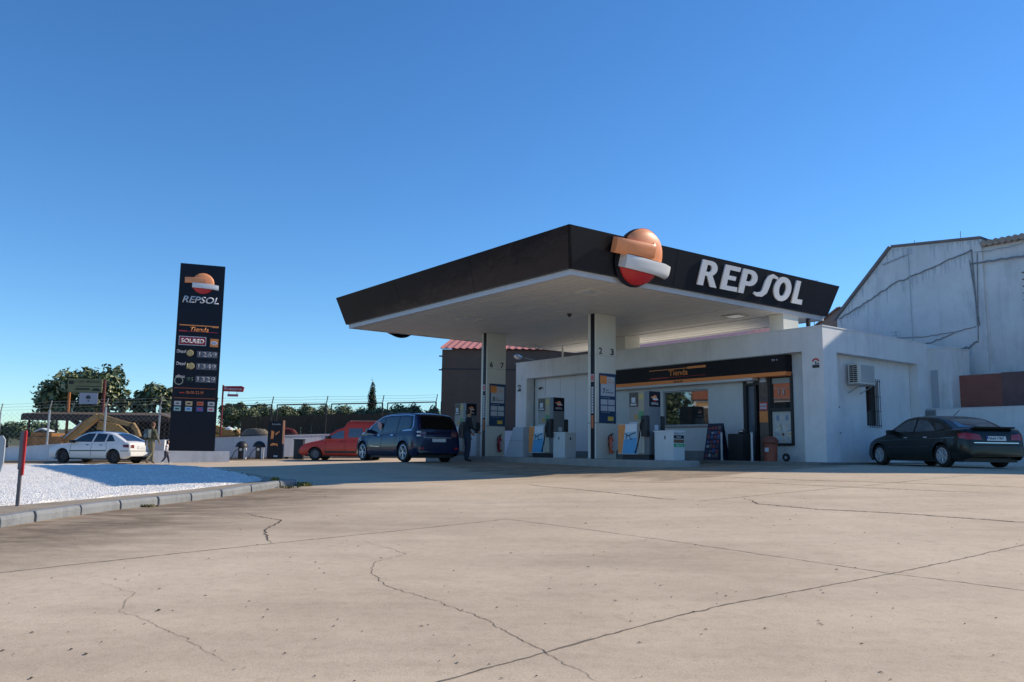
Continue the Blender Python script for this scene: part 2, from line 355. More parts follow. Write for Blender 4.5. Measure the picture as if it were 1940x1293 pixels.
# joints and cracks laid in the concrete
JOINT = mat('joint_filler', (.10, .085, .065), .95, col2=(.24, .20, .15), vscale=9)
CRACK = mat('crack_dirt', (.045, .036, .028), .95, col2=(.16, .125, .09), vscale=9)
def ribbon(bm, pts, w, jit, step=.12, taper=False, dz=.002, seed=0):
    rn = random.Random(seed); P = []
    for (x0, y0), (x1, y1) in zip(pts[:-1], pts[1:]):
        L = math.hypot(x1-x0, y1-y0); n = max(1, int(L / step))
        for k in range(n): P.append((x0 + (x1-x0) * k / n, y0 + (y1-y0) * k / n))
    P.append(pts[-1]); off = 0; Q = []; hf = 0
    for i, (x, y) in enumerate(P):
        off = off * .55 + rn.uniform(-jit, jit) * (2.2 if rn.random() < .15 else 1)
        a, c = P[max(i-1, 0)], P[min(i+1, len(P)-1)]; dx, dy = c[0]-a[0], c[1]-a[1]; l = math.hypot(dx, dy) or 1
        nx, ny = -dy/l, dx/l; ww = w * rn.uniform(.5, 1.35)
        if taper: ww *= min(1, min(i, len(P)-1-i) / (len(P) * .2) + .15)
        cx, cy = x + nx * off, y + ny * off
        Q.append((bm.verts.new((cx + nx * ww/2, cy + ny * ww/2, gsurf(cx + nx * ww/2, cy + ny * ww/2) + dz)), bm.verts.new((cx - nx * ww/2, cy - ny * ww/2, gsurf(cx - nx * ww/2, cy - ny * ww/2) + dz))))
    for q0, q1 in zip(Q[:-1], Q[1:]): bm.faces.new((q0[0], q1[0], q1[1], q0[1]))
bm = bmesh.new()
J = [[(-9.5, 2.7), (-4.43, 7.39), (-2.79, 9.02), (-.04, 11.64)], [(-.04, 11.64), (1.67, 9.73), (3.43, 7.59), (4.17, 6.88), (9, 1)],
     [(-5.0, .3), (-.31, 4.48), (1.03, 5.82), (1.74, 6.42), (3.43, 7.59), (5.64, 9.24), (12, 14)],
     [(3.1, 13.89), (5.12, 15.2), (6.89, 16.2), (10.2, 18.4)], [(-.04, 11.64), (3.1, 13.89)]]
rn_w = (.019, .012, .018)
for i, p in enumerate(J[:3]): ribbon(bm, p, rn_w[i], .0065, step=.05, seed=i)
ribbon(bm, J[3], .022, .004, seed=4)
me = bpy.data.meshes.new('expansion_joints'); bm.to_mesh(me); bm.free(); o = link('expansion_joints', me, JOINT); o['kind'] = 'structure'
bm = bmesh.new()
Cc = [([(-3.9, 12.4), (-3.55, 11.9), (-3.1, 11.45), (-3.05, 10.9), (-3.0, 10.3), (-2.75, 9.6), (-2.6, 9.25)], .03),
      ([(-2.1, 9.55), (-1.6, 9.4), (-1.25, 8.9), (-1.05, 8.55), (-1.28, 8.1), (-1.22, 7.5), (-1.0, 6.95), (-.55, 6.4), (-.15, 5.8), (.05, 5.35), (.25, 4.95), (.45, 4.5), (.8, 4.1)], .02),
      ([(-3.4, 7.0), (-2.9, 6.6), (-2.75, 6.0), (-2.3, 5.6), (-1.75, 5.0), (-1.4, 4.6)], .014),
      ([(.4, 18.8), (.6, 17.9), (1.2, 16.9), (1.99, 15.52), (2.6, 14.4), (3.1, 13.89)], .035),
      ([(3.98, 14.3), (3.97, 13.4), (4.6, 12.6), (5.56, 12.04), (6.46, 11.24), (7.6, 10.2)], .045),
      ([(7.0, 11.3), (7.6, 12.2), (8.2, 12.6), (8.6, 13.3), (9.2, 13.6)], .025),
      ([(.5, 9.0), (1.2, 9.3), (1.7, 9.75)], .012), ([(2.2, 14.9), (3.3, 14.1), (4.2, 13.3)], .02),
      ([(1.4, 19.4), (3.2, 17.8), (4.6, 17.6), (6.5, 15.9), (9.0, 14.2)], .035), ([(4.2, 19.3), (6.2, 17.6), (9.5, 15.6), (11.5, 14.1)], .035),
      ([(-4.4, 18.7), (-2.9, 19.1), (-1.5, 20.3), (-.9, 20.2), (.8, 21.6)], .03), ([(-5.8, 12.2), (-4.8, 12.3), (-3.9, 12.4)], .02)]
for i, (p, w) in enumerate(Cc): ribbon(bm, p, w * (.85 if i in (0, 3, 4, 5, 8, 9, 10, 11) else (.24 if i == 2 else .28)), .012 if i not in (4,) else .02, step=.035, taper=True, dz=.0028 + .0003 * i, seed=20 + i)
me = bpy.data.meshes.new('pavement_cracks'); bm.to_mesh(me); bm.free(); o = link('pavement_cracks', me, CRACK); o['kind'] = 'structure'
# little dry leaves and grit on the slab
bm = bmesh.new(); rn = random.Random(5)
for i in range(380):
    Y = 3.8 + rn.random() ** 1.6 * 15; X = rn.uniform(-.62, .64) * Y
    if X < -5.2 and Y > 6: continue
    s = rn.uniform(.0025, .0065) * (1.8 if rn.random() < .1 else 1); a0 = rn.uniform(0, 3.14); z = gsurf(X, Y) + .004
    e = rn.uniform(1.2, 3.5)
    vs = [bm.verts.new((X + math.cos(a0) * s * e * u - math.sin(a0) * s * v, Y + math.sin(a0) * s * e * u + math.cos(a0) * s * v, z + h)) for u, v, h in ((-1, 0, 0), (0, -1, .001), (1, .2, 0), (.2, 1, .004 + s * .3))]
    bm.faces.new(vs)
me = bpy.data.meshes.new('leaf_litter'); bm.to_mesh(me); bm.free(); o = link('leaf_litter', me, mat('litter', (.05, .035, .025), .9)); o['kind'] = 'stuff'
tag(o, 'dark specks of dry leaf and grit on the beige concrete', 'litter')

# ---- gravel island
def drape_poly(name, poly, dz, step, mats, amp=0.0):
    P = np.array(poly); xs = np.arange(P[:, 0].min(), P[:, 0].max() + step, step); ys = np.arange(P[:, 1].min(), P[:, 1].max() + step, step)
    bm = bmesh.new(); f = bm.faces.new([bm.verts.new((x, y, 0)) for x, y in poly])
    for x in xs: bmesh.ops.bisect_plane(bm, geom=bm.verts[:] + bm.edges[:] + bm.faces[:], plane_co=(x, 0, 0), plane_no=(1, 0, 0))
    for y in ys: bmesh.ops.bisect_plane(bm, geom=bm.verts[:] + bm.edges[:] + bm.faces[:], plane_co=(0, y, 0), plane_no=(0, 1, 0))
    bm.verts.ensure_lookup_table(); co = np.array([v.co[:2] for v in bm.verts]); z = gzv(co[:, 0], co[:, 1])
    for i, v in enumerate(bm.verts): v.co.z = z[i] + dz + (rng.uniform(-amp, amp) if amp and not v.is_boundary else (-.03 if amp else 0))
    bmesh.ops.recalc_face_normals(bm, faces=bm.faces[:])
    if bm.faces[:][0].normal.z < 0: bmesh.ops.reverse_faces(bm, faces=bm.faces[:])
    # skirt
    es = [e for e in bm.edges if e.is_boundary]; r = bmesh.ops.extrude_edge_only(bm, edges=es)
    for v in r['geom']:
        if isinstance(v, bmesh.types.BMVert): v.co.z -= .35
    me = bpy.data.meshes.new(name); bm.to_mesh(me); bm.free(); return link(name, me, mats)
soil = [(-9.5, 6.0+.12), (-7.45, 8.1), (-6.62, 9.35), (-6.33, 10.3), (-6.29, 11), (-6.21, 12), (-6.11, 13), (-5.95, 14), (-5.79, 15), (-5.59, 16), (-5.34, 17), (-5.04, 18.0), (-4.82, 18.5), (-5.6, 19.6), (-8.5, 24), (-11.2, 27.4), (-14, 30.0), (-17, 30.2), (-26, 24), (-26, 6.12)]
SOIL = mat('island_soil', (.27, .215, .15), .95, col2=(.38, .31, .22), vscale=2.2, bump=.6, bscale=25)
o = drape_poly('island_soil', soil, .135, 1.0, SOIL); o['kind'] = 'structure'
grav = [(-12.6, 9.4), (-9.8, 10.2), (-7.8, 11.4), (-7.15, 12.2), (-6.95, 13), (-6.76, 14), (-6.56, 15), (-6.3, 16), (-5.95, 17), (-5.45, 18.2), (-5.6, 18.9), (-8.3, 23.6), (-11.1, 27.0), (-13.9, 29.5), (-16.6, 29.7), (-25, 24), (-25, 10)]
GR = bpy.data.materials.new('white_gravel'); GR.use_nodes = True; t = GR.node_tree; b = t.nodes['Principled BSDF']; b.inputs['Roughness'].default_value = .9
tc = t.nodes.new('ShaderNodeTexCoord')
vo = t.nodes.new('ShaderNodeTexVoronoi'); vo.inputs['Scale'].default_value = 25; t.links.new(tc.outputs['Object'], vo.inputs['Vector'])
ca = ramp(vo.outputs['Color'], [(0, (.60, .57, .52)), (.35, (.86, .82, .75)), (1, (.99, .95, .88))])
cb = mixc(ca, ramp(vo.outputs['Distance'], [(.5, (1, 1, 1)), (.9, (.72, .72, .72))]))
cc = mixc(cb, ramp(nz(.8, 6, .7), [(.4, (1, 1, 1)), (.75, (.86, .84, .80))]))
t.links.new(cc, b.inputs['Base Color'])
bp = t.nodes.new('ShaderNodeBump'); bp.inputs['Strength'].default_value = .9; bp.inputs['Distance'].default_value = .025; bp.invert = True
t.links.new(vo.outputs['Distance'], bp.inputs['Height']); t.links.new(bp.outputs[0], b.inputs['Normal'])
o = drape_poly('gravel_bed', grav, .165, .28, GR, amp=.014); o['kind'] = 'structure'
# loose stones on the bed and its rim
Vs, Fs = [], []
gp = np.array(grav)
def inside(x, y, P=gp):
    c = False; j = len(P) - 1
    for i in range(len(P)):
        if (P[i, 1] > y) != (P[j, 1] > y) and x < (P[j, 0]-P[i, 0]) * (y-P[i, 1]) / (P[j, 1]-P[i, 1]) + P[i, 0]: c = not c
        j = i
    return c
rn = random.Random(3); cnt = 0
while cnt < 3500:
    Y = 10 + rn.random() ** 1.7 * 13; X = -rn.uniform(.28, .66) * Y
    if not inside(X, Y):
        continue
    else: zz = .178
    s = rn.uniform(.008, .018); z = gz(X, Y) + zz; k = len(Vs); a0 = rn.uniform(0, 6)
    for u in range(4):
        aa = a0 + u * 1.57 + rn.uniform(-.3, .3); Vs.append((X + math.cos(aa) * s, Y + math.sin(aa) * s, z - .006))
    Vs.append((X + rn.uniform(-.4, .4) * s, Y + rn.uniform(-.4, .4) * s, z + s * rn.uniform(.5, .9)))
    for u in range(4): Fs.append((k + u, k + (u+1) % 4, k + 4))
    cnt += 1
o = npmesh('loose_gravel', Vs, Fs, mat('gravel_stone', (.80, .785, .76), .9, var=.15, vscale=12)); o['kind'] = 'stuff'
tag(o, 'loose white gravel stones scattered on the bed behind the kerb', 'gravel')

# kerb of precast stones
KERB = mat('kerb_concrete', (.235, .245, .25), .85, var=.14, vscale=3, bump=.5, bscale=35, stain=.35, sscale=3.5)
b_ = MB()
for i, ((x0, y0), (x1, y1)) in enumerate(zip(KL[:-1], KL[1:])):
    L = math.hypot(x1-x0, y1-y0); dx, dy = (x1-x0)/L, (y1-y0)/L; nx, ny = -dy, dx   # inward = left side (-x)
    z0, z1 = gz(x0, y0), gz(x1, y1); g0 = .02; rj = random.Random(i); j1 = rj.uniform(-.008, .008); j2 = rj.uniform(-.008, .008)
    prof = [(-.0, -.2), (-.0, .10), (.022, .15), (.13, .155), (.13, -.2)]
    ra = [b_.bm.verts.new((x0 + dx*g0 + nx*(a+j1), y0 + dy*g0 + ny*(a+j1), z0 + h)) for a, h in prof]
    rb = [b_.bm.verts.new((x1 - dx*g0 + nx*(a+j2), y1 - dy*g0 + ny*(a+j2), z1 + h)) for a, h in prof]
    for k in range(5): b_.bm.faces.new((ra[k], ra[(k+1) % 5], rb[(k+1) % 5], rb[k]))
    b_.bm.faces.new(ra[::-1]); b_.bm.faces.new(rb)
bmesh.ops.recalc_face_normals(b_.bm, faces=b_.bm.faces[:])
b_.bm.verts.ensure_lookup_table()
o = b_.build('kerb', KERB); o['kind'] = 'structure'
bv = o.modifiers.new('b', 'BEVEL'); bv.width = .012; bv.segments = 2

# weeds along the kerb
def tuft(name, x, y, z, n, h, label, rad=.12, group=None, mats=None):
    V, Fc = [], []
    rr = random.Random(int(x * 100 + y * 10))
    for i in range(n):
        a = rr.uniform(0, 6.28); d = rr.uniform(0, rad); l = h * rr.uniform(.4, 1.1); ba = rr.uniform(0, 6.28); w = rr.uniform(.006, .014)
        px, py = math.cos(a) * d, math.sin(a) * d; tx, ty = px + math.cos(ba) * l * .6, py + math.sin(ba) * l * .6; k = len(V)
        mx_, my_ = (px + tx) / 2, (py + ty) / 2
        nx, ny = -math.sin(ba) * w, math.cos(ba) * w
        V += [(px - nx, py - ny, 0), (px + nx, py + ny, 0), (mx_ + nx * 1.5, my_ + ny * 1.5, l * .75), (mx_ - nx * 1.5, my_ - ny * 1.5, l * .75), (tx, ty, l * .7)]
        Fc += [(k, k+1, k+2, k+3), (k+3, k+2, k+4)]
    o = npmesh(name, V, Fc, mats or mat('weed_green', (.10, .14, .035), .7, col2=(.17, .17, .05), vscale=20)); o.location = (x, y, z)
    return tag(o, label, 'weed', group)
WD = mat('dry_weed', (.14, .11, .05), .8, col2=(.09, .10, .03), vscale=20)
tuft('weed', -4.55, 18.45, gz(-4.55, 18.45), 140, .12, 'green weed tuft at the pointed end of the kerb', .20)
tuft('weed', -4.75, 17.95, gz(-4.75, 17.95), 60, .07, 'low dry grass clump just in front of the kerb end', .25, mats=WD)
tuft('weed', -5.85, 13.55, gz(-5.85, 13.55), 60, .07, 'small dry weed growing in the gap at the kerb foot', .16, mats=WD)
tuft('weed', -5.1, 18.1, gz(-5.1, 18.1) + .13, 50, .12, 'upright weed growing on top of the kerb tip', .10)
# ================================================================ CANOPY
CX0, CX1, CY0, CY1 = -14.28, -1.75, -8.14, 3.13
canopy = sthing('canopy', 'flat black-edged filling station canopy with ribbed pale underside on two front columns', 'canopy', -8, -3, 1.37)
CZ = -1.37
def cl(x, y, z): return (x + 8, y + 3, z + CZ)          # station -> canopy local
ov = .30; zb, zt = 6.12, 7.12
B0 = [(CX0, CY0), (CX1, CY0), (CX1, CY1), (CX0, CY1)]; T0 = [(CX0-ov, CY0-ov), (CX1+ov, CY0-ov), (CX1+ov, CY1+ov), (CX0-ov, CY1+ov)]
for i in range(4):
    j = (i + 1) % 4; n = 3
    mb = MB(); nx = {0: (0, 1), 1: (-1, 0), 2: (0, -1), 3: (1, 0)}[i]
    for k in range(n):       # panels with thin joints
        g = .006
        f0, f1 = k / n + (g / 12 if k else 0), (k + 1) / n - (g / 12 if k < n-1 else 0)
        def L(P, f): return (P[i][0] + (P[j][0]-P[i][0]) * f, P[i][1] + (P[j][1]-P[i][1]) * f)
        a, b2 = L(B0, f0), L(B0, f1); c, d = L(T0, f1), L(T0, f0); w = .06
        if True:
            o4 = [cl(*a, zb), cl(*b2, zb), cl(*c, zt), cl(*d, zt)]
            i4 = [cl(q[0] + nx[0]*w + (0 if 0 < k < n-1 else 0), q[1] + nx[1]*w, z) for q, z in ((a, zb), (b2, zb), (c, zt), (d, zt))]
            # inner corners follow the mitre
            vs = [mb.bm.verts.new(p) for p in o4 + i4]
            for q in ((0, 1, 2, 3), (7, 6, 5, 4), (0, 4, 5, 1), (1, 5, 6, 2), (2, 6, 7, 3), (3, 7, 4, 0)): mb.bm.faces.new([vs[z_] for z_ in q])
    bmesh.ops.recalc_face_normals(mb.bm, faces=mb.bm.faces[:])
    mb.build('fascia', NAVY if i == 0 else NAVY2, canopy)
mb = MB(); mb.box(*[v for v in (CX0-ov+.07+8, CX1+ov-.07+8, CY0-ov+.07+3, CY1+ov-.07+3)], 6.98+CZ, 7.04+CZ); mb.build('roof_deck', GALV, canopy)
mb = MB()   # white edge trim under the fascia
e = .085
mb.box(CX0+e+8, CX1-e+8, CY0+e+3, CY0+e+.10+3, 5.97+CZ, 6.117+CZ); mb.box(CX0+e+8, CX1-e+8, CY1-e-.10+3, CY1-e+3, 5.97+CZ, 6.117+CZ)
mb.box(CX0+e+8, CX0+e+.10+8, CY0+e+.101+3, CY1-e-.101+3, 5.97+CZ, 6.117+CZ); mb.box(CX1-e-.10+8, CX1-e+8, CY0+e+.101+3, CY1-e-.101+3, 5.97+CZ, 6.117+CZ)
mb.build('edge_trim', mat('trim_grey', (.52, .52, .53), .5, var=.06), canopy)
mb = MB(); y = CY0 + e + .105; rr = random.Random(2)
while y < CY1 - e - .12:
    w = min(.20, CY1 - e - .11 - y); dz = rr.uniform(-.009, .009)
    mb.box(CX0+e+.102+8, CX1-e-.102+8, y+3, y + w - .022+3, 5.985+dz+CZ, 6.02+CZ); y += .20
mb.build('soffit', SOFF, canopy)
mb = MB(); mb.box(CX0+.16+8, CX1-.16+8, CY0+.16+3, CY1-.16+3, 6.03+CZ, 6.06+CZ); mb.build('soffit_backing', DARKP, canopy)

def notice(parent, x, yc, z0, num, M0):
    """printed notice on the right-hand face of a column; M0: face basis at lower left"""
    pass
def column(x0, y0, digits, num):
    # x0 = right face plane, y0 = front; width .37 in x, .88 in y
    lx0, lx1, ly0, ly1 = x0 - .37 + 8, x0 + 8, y0 + 3, y0 + .88 + 3
    mb = MB(); mb.box(lx0, lx1, ly0, ly1, 0, 5.985 + CZ - .002, bev=.02)
    c = mb.build('column', CREAM, canopy, smooth=True)
    # dark stripe down the front narrow face
    mb = MB(); mb.box(lx0 + .14, lx1 - .055, ly0 - .012, ly0 + .002, .0, 5.98 + CZ); mb.build('stripe', TOTEMB, c)
    mb = MB(); mb.box(lx0 - .004, lx1 + .004, ly0 - .004, ly1 + .004, 1.11, 1.125); mb.build('joint_band', DARKP, c)
    mb = MB(); mb.box(lx0 - .003, lx1 + .003, ly0 - .003, ly1 + .003, 3.26, 3.268); mb.build('upper_joint', GREYM, c)
    U = (0, 1, 0); Vv = (0, 0, 1)
    def F(dy, z, d=.003): return basis((lx1 + d, ly0 + dy, z), U, Vv)
    for s_, dy in zip(digits, (.15, .66)): text('digit', s_, DARKP, c, F(dy - .02, 3.31), .14, .21, bold=.05)
    # notice board
    mb = MB(); mb.box(lx1 + .001, lx1 + .02, ly0 + .13, ly0 + .86, 1.13, 2.70); nb = mb.build('notice_board', BLUEP, c)
    mb = MB(); X = lx1 + .021
    mb.box(X, X + .004, ly0 + .19, ly0 + .80, 1.98, 2.60, m=0)
    mb.box(X + .005, X + .008, ly0 + .16, ly0 + .45, 2.36, 2.62, m=1)
    for q in range(2):
        for w_ in range(2): mb.box(X, X + .004, ly0 + .19 + q * .32, ly0 + .19 + q * .32 + .29, 1.50 + w_ * .20, 1.50 + w_ * .20 + .17, m=0)
    mb.box(X, X + .004, ly0 + .5, ly0 + .74, 1.20, 1.33, m=2)
    mb.parts('printed_panel', [PALE, ORANGE, YELLOW], nb)
    text('numeral', num, DARKP, nb, basis((X + .006, ly0 + .27, 2.05), U, Vv), .10, .17, bold=.03, ext=.002)
    text('small_print', 'cts./l\nde descuento', DARKP, nb, basis((X + .006, ly0 + .40, 2.07), U, Vv), .34, .13, bold=.005, ext=.002)
    text('heading', 'Ahorra\ncon nosotros', ORANGE, nb, basis((X + .006, ly0 + .50, 2.40), U, Vv), .26, .13, ext=.002)
    for z in (1.44, 1.91): text('caption', 'Formas de pago', PALE, nb, basis((X + .001, ly0 + .22, z), U, Vv), .36, .035, ext=.002)
    # column of small labels on the stripe
    mb = MB(); xc = (lx0 + .14 + lx1 - .055) / 2
    for k in range(10): mb.box(xc - .045, xc + .045, ly0 - .017, ly0 - .0125, 1.42 + k * .085, 1.42 + k * .085 + .07, m=0)
    mb.box(xc - .05, xc + .05, ly0 - .017, ly0 - .0125, .95, 1.36, m=1)
    mb.box(xc - .07, xc + .07, ly0 - .017, ly0 - .0125, 2.42, 2.66, m=0); mb.box(xc - .055, xc - .01, ly0 - .020, ly0 - .0172, 2.45, 2.63, m=2); mb.box(xc + .005, xc + .055, ly0 - .020, ly0 - .0172, 2.45, 2.63, m=2)
    mb.parts('column_label', [PALE, mat('faded_red', (.55, .16, .07), .6), RED], c)
    return c
column(-5.72, -3.58, '23', '7'); column(-11.67, -3.58, '67', '8')
mb = MB()
for xa, xb in ((-2.42, -1.9), (-9.42, -8.9)): mb.box(xa + 8, xb + 8, .9 + 3, 1.7 + 3, 5.17 + CZ, 5.983 + CZ)
mb.parts('roof_pillar', CREAM, canopy)
mb = MB(); mb.cyl((-12.9 + 8, 1.2 + 3, 5.2 + CZ), (-12.9 + 8, 1.2 + 3, 5.983 + CZ), .04); mb.build('drain_pipe', CREAM, canopy)
mb = MB(); mb.box(-1.95+8, -1.85+8, 2.2+3, 2.3+3, 5.2+CZ, 5.965+CZ); mb.build('corner_post', DARKP, canopy)

def lamp(a, b_, label):
    t_ = sthing('ceiling_light', label, 'light', -a, b_, 5.972, group='square lights in the canopy underside')
    mb = MB(); s = .32
    for q in ((-s, s, -s, -s+.03), (-s, s, s-.03, s), (-s, -s+.03, -s+.031, s-.031), (s-.03, s, -s+.031, s-.031)): mb.box(*q, -.02, .01)
    mb.build('frame', SOFF, t_); mb = MB(); mb.box(-s+.032, s-.032, -s+.032, s-.032, -.006, .006); mb.build('diffuser', mat('lamp_glass', (.6, .62, .62), .25), t_)
lamp(3.2, -6.1, 'square canopy light nearest the round emblem'); lamp(9.4, -6.0, 'square canopy light in front of column 6 7')
lamp(3.2, .2, 'bright square canopy light below the big white lettering'); lamp(13.5, .3, 'square canopy light at the back, seen right of column 6 7')
t_ = sthing('security_camera', 'small dome camera under the canopy in front of column 2 3', 'camera', -6.4, -4.1, 5.98)
MB().cyl((0, 0, 0), (0, 0, -.05), .07).cyl((0, 0, -.05), (0, 0, -.1), .05, .03).build('housing', BLACKP, t_)

# ---- emblem (three coloured bands on a dark round back)
def emblem(name, M, s, parent, flat=1.0, back=True):
    """M: basis with origin at the centre of the disc; s: radius"""
    def sh(nm, fn, U, Vn, mt, th):
        bm = bmesh.new(); G = {}
        for i, u in enumerate(U):
            lo, hi, wf = fn(u)
            for j in range(Vn + 1):
                v = lo + (hi - lo) * j / Vn
                G[i, j, 0] = bm.verts.new(M @ Vector((u * s, v * s, (wf(u, v) + th) * s * flat))); G[i, j, 1] = bm.verts.new(M @ Vector((u * s, v * s, .02 * s)))
        nI = len(U) - 1
        for i in range(nI):
            for j in range(Vn):
                bm.faces.new((G[i, j, 0], G[i+1, j, 0], G[i+1, j+1, 0], G[i, j+1, 0]))
            bm.faces.new((G[i, 0, 1], G[i+1, 0, 1], G[i+1, 0, 0], G[i, 0, 0])); bm.faces.new((G[i, Vn, 0], G[i+1, Vn, 0], G[i+1, Vn, 1], G[i, Vn, 1]))
        for j in range(Vn):
            bm.faces.new((G[0, j, 0], G[0, j+1, 0], G[0, j+1, 1], G[0, j, 1])); bm.faces.new((G[nI, j, 1], G[nI, j+1, 1], G[nI, j+1, 0], G[nI, j, 0]))
        bmesh.ops.remove_doubles(bm, verts=bm.verts[:], dist=1e-4); bmesh.ops.recalc_face_normals(bm, faces=bm.faces[:])
        me = bpy.data.meshes.new(nm); bm.to_mesh(me); bm.free(); return link(nm, me, mt, parent, True, 50)
    dome = lambda u, v: .42 * math.sqrt(max(0, 1 - min(1, u*u + v*v)))
    ew = lambda u: math.sqrt(max(0, 1 - u * u))
    lin = lambda a, b, n: [a + (b-a) * i / n for i in range(n + 1)]
    bs = lambda u: .02 - .04 * (u + .9) - .10 * max(0, u - .9)       # seam orange / white
    ws = lambda u: bs(u) - .47       # seam white / red
    # red bowl
    UU = lin(-.90, .86, 20)
    sh('red_bowl', lambda u: (-ew(u), max(-ew(u) + .001, ws(u) - .01), dome), UU, 8, EMBRD, 0)
    # orange dome
    sh('orange_dome', lambda u: (max(bs(u) + .01, -.2), max(bs(u) + .02, ew(u)), dome), lin(-.80, .985, 24), 10, EMBOR, .0)
    # orange band to the left, proud of the dome
    sh('orange_band', lambda u: (.03 - (.06 if u < -.95 else 0), .50 + (.0 if u < .12 else (u - .12) * 1.1), lambda p, q: .46 * math.sqrt(1 - min(.95, (p / 1.66) ** 2)) - .05 * ((q - .25) / .26) ** 4), lin(-1.42 if back else -1.62, .22, 24), 8, EMBOR, .02)
    # white band to the right
    sh('white_band', lambda u: (ws(u), bs(u) - .01, lambda p, q: .46 * math.sqrt(1 - min(.95, (p / 1.5) ** 2)) - .05 * ((q + .24) / .26) ** 4), lin(-.95, 1.40, 28), 8, EMBWH, .03)
    if back:
        cc = arc(-.14, -.06, 1.02, 1.02, 0, 360, 32)[:-1]
        shape2d('back_disc', [[(x * s, y * s) for x, y in cc]], .05 * s, NAVY2, parent, M @ Matrix.Translation((0, 0, -.03 * s)))
tl = math.atan2(.30, 1.0)
def FM(y, z, d=0.0):       # point on the right-hand fascia (station coordinates) pushed out by d
    return (-1.75 + (z - 6.12) * .30 + d, y, z)
rt = sthing('emblem_sign', 'round orange, white and red emblem on the right-hand canopy fascia', 'sign', *FM(-5.90, 6.69, .05))
emblem('emblem', basis((0, 0, 0), (0, 1, 0), (math.sin(tl), 0, math.cos(tl))), .76, rt)
rt2 = sthing('emblem_sign', 'dark round emblem edge showing below the far left end of the canopy', 'sign', -14.28 - .17 - .05, -5.96, 6.66)
emblem('emblem', basis((0, 0, 0), (0, -1, 0), (-math.sin(tl), 0, math.cos(tl))), .80, rt2)

# ---- lettering on the fascia
def stroke(pts, ws):
    L_, R_ = [], []
    for i, p in enumerate(pts):
        a, c = pts[max(i-1, 0)], pts[min(i+1, len(pts)-1)]; dx, dy = c[0]-a[0], c[1]-a[1]; l = math.hypot(dx, dy); nx, ny = -dy/l, dx/l
        L_.append((p[0] + nx*ws[i]/2, p[1] + ny*ws[i]/2)); R_.append((p[0] - nx*ws[i]/2, p[1] - ny*ws[i]/2))
    return L_ + R_[::-1]
LET = {
 'R': (.84, [[(0, 0), (.03, 1), (.42, 1)] + arc(.42, .71, .30, .29, 80, -62, 10) + [(.84, 0), (.55, 0), (.34, .40), (.25, .40), (.25, 0)], [(.26, .56), (.27, .83), (.38, .83)] + arc(.38, .695, .10, .135, 80, -80, 6) + [(.38, .56)]]),
 'E': (.78, [[(0, 0), (.03, 1), (.75, 1), (.73, .82), (.27, .82), (.27, .60), (.62, .60), (.61, .43), (.26, .43), (.26, .18), (.76, .19), (.78, 0)]]),
 'P': (.80, [[(0, 0), (.03, 1), (.42, 1)] + arc(.42, .67, .36, .33, 85, -85, 12) + [(.26, .34), (.26, 0)], [(.26, .52), (.27, .83), (.40, .83)] + arc(.40, .675, .12, .155, 80, -80, 6) + [(.40, .52)]]),
 'S': (.86, [stroke([(.92, .90), (.72, .955), (.58, .86), (.53, .68), (.50, .45), (.46, .24), (.34, .10), (.15, .07), (.02, .12)], [.10, .15, .22, .26, .26, .25, .21, .16, .10]), ]),
 'O': (.90, [arc(.45, .5, .45, .52, 0, 360, 28)[:-1], arc(.45, .5, .18, .30, 0, 360, 20)[:-1]]),
 'L': (.56, [[(0, 0), (.02, 1), (.27, 1), (.26, .20), (.56, .22), (.58, 0)]])}
ls = sthing('lettering_sign', 'big white raised letters REPSOL on the black right-hand canopy fascia', 'sign', *FM(-1.0, 6.31, .0))
for ch, y0, y1 in (('R', -3.50, -2.66), ('E', -2.50, -1.74), ('P', -1.68, -.90), ('S', -.97, -.03), ('O', -.05, .82), ('L', .98, 1.50)):
    w, pl = LET[ch]; k = (y1 - y0) / w
    shape2d('letter', [[(x * k + (y0 + 1.0), y * .72) for x, y in p] for p in pl], .045, LETW, ls, basis((.012, 0, 0), (0, 1, 0), (math.sin(tl), 0, math.cos(tl))))

# ================================================================ SHOP
shop = sthing('shop_building', 'low white filling station shop with deep flat parapet under the canopy', 'building', 0, 0, 1.1)
SZ = -1.1
mb = MB()
D1 = 7.4
mb.prism([(0, 1.1+SZ), (0, 5.28+SZ), (-14.55, 5.28+SZ), (-14.55, 1.1+SZ), (-13.82, 1.1+SZ), (-13.82, 4.60+SZ), (-.69, 4.60+SZ), (-.69, 1.1+SZ)], 0, .40, 'y')
# side wall along +y
mb.prism([(.40, 1.1+SZ), (.40, 5.28+SZ), (5.84, 5.28+SZ), (5.84, 1.1+SZ), (5.45, 1.1+SZ), (5.45, 4.57+SZ), (.70, 4.57+SZ), (.70, 1.1+SZ)], -.30, 0, 'x')
mb.box(-14.55, -14.2, .401, D1, 1.1+SZ, 5.28+SZ)
mb.box(-14.199, -.301, D1-.3, D1, 1.1+SZ, 5.28+SZ); mb.box(-.30, 0, 5.841, D1, 1.1+SZ, 5.28+SZ)
mb.build('wall', WHITE, shop)
mb = MB(); mb.box(-14.19, -.31, .41, D1-.31, 5.02+SZ, 5.12+SZ); mb.box(-13.815, -.70, .05, .40, 4.605+SZ, 4.62+SZ)
mb.build('roof', mat('roof_slab', (.80, .77, .70), .9, var=.1), shop)
# parapet cap
mb = MB(); mb.box(-14.57, .02, -.02, .42, 5.281+SZ, 5.315+SZ); mb.box(-.32, .02, .421, 5.86, 5.281+SZ, 5.315+SZ); mb.build('parapet_cap', WHITE, shop)
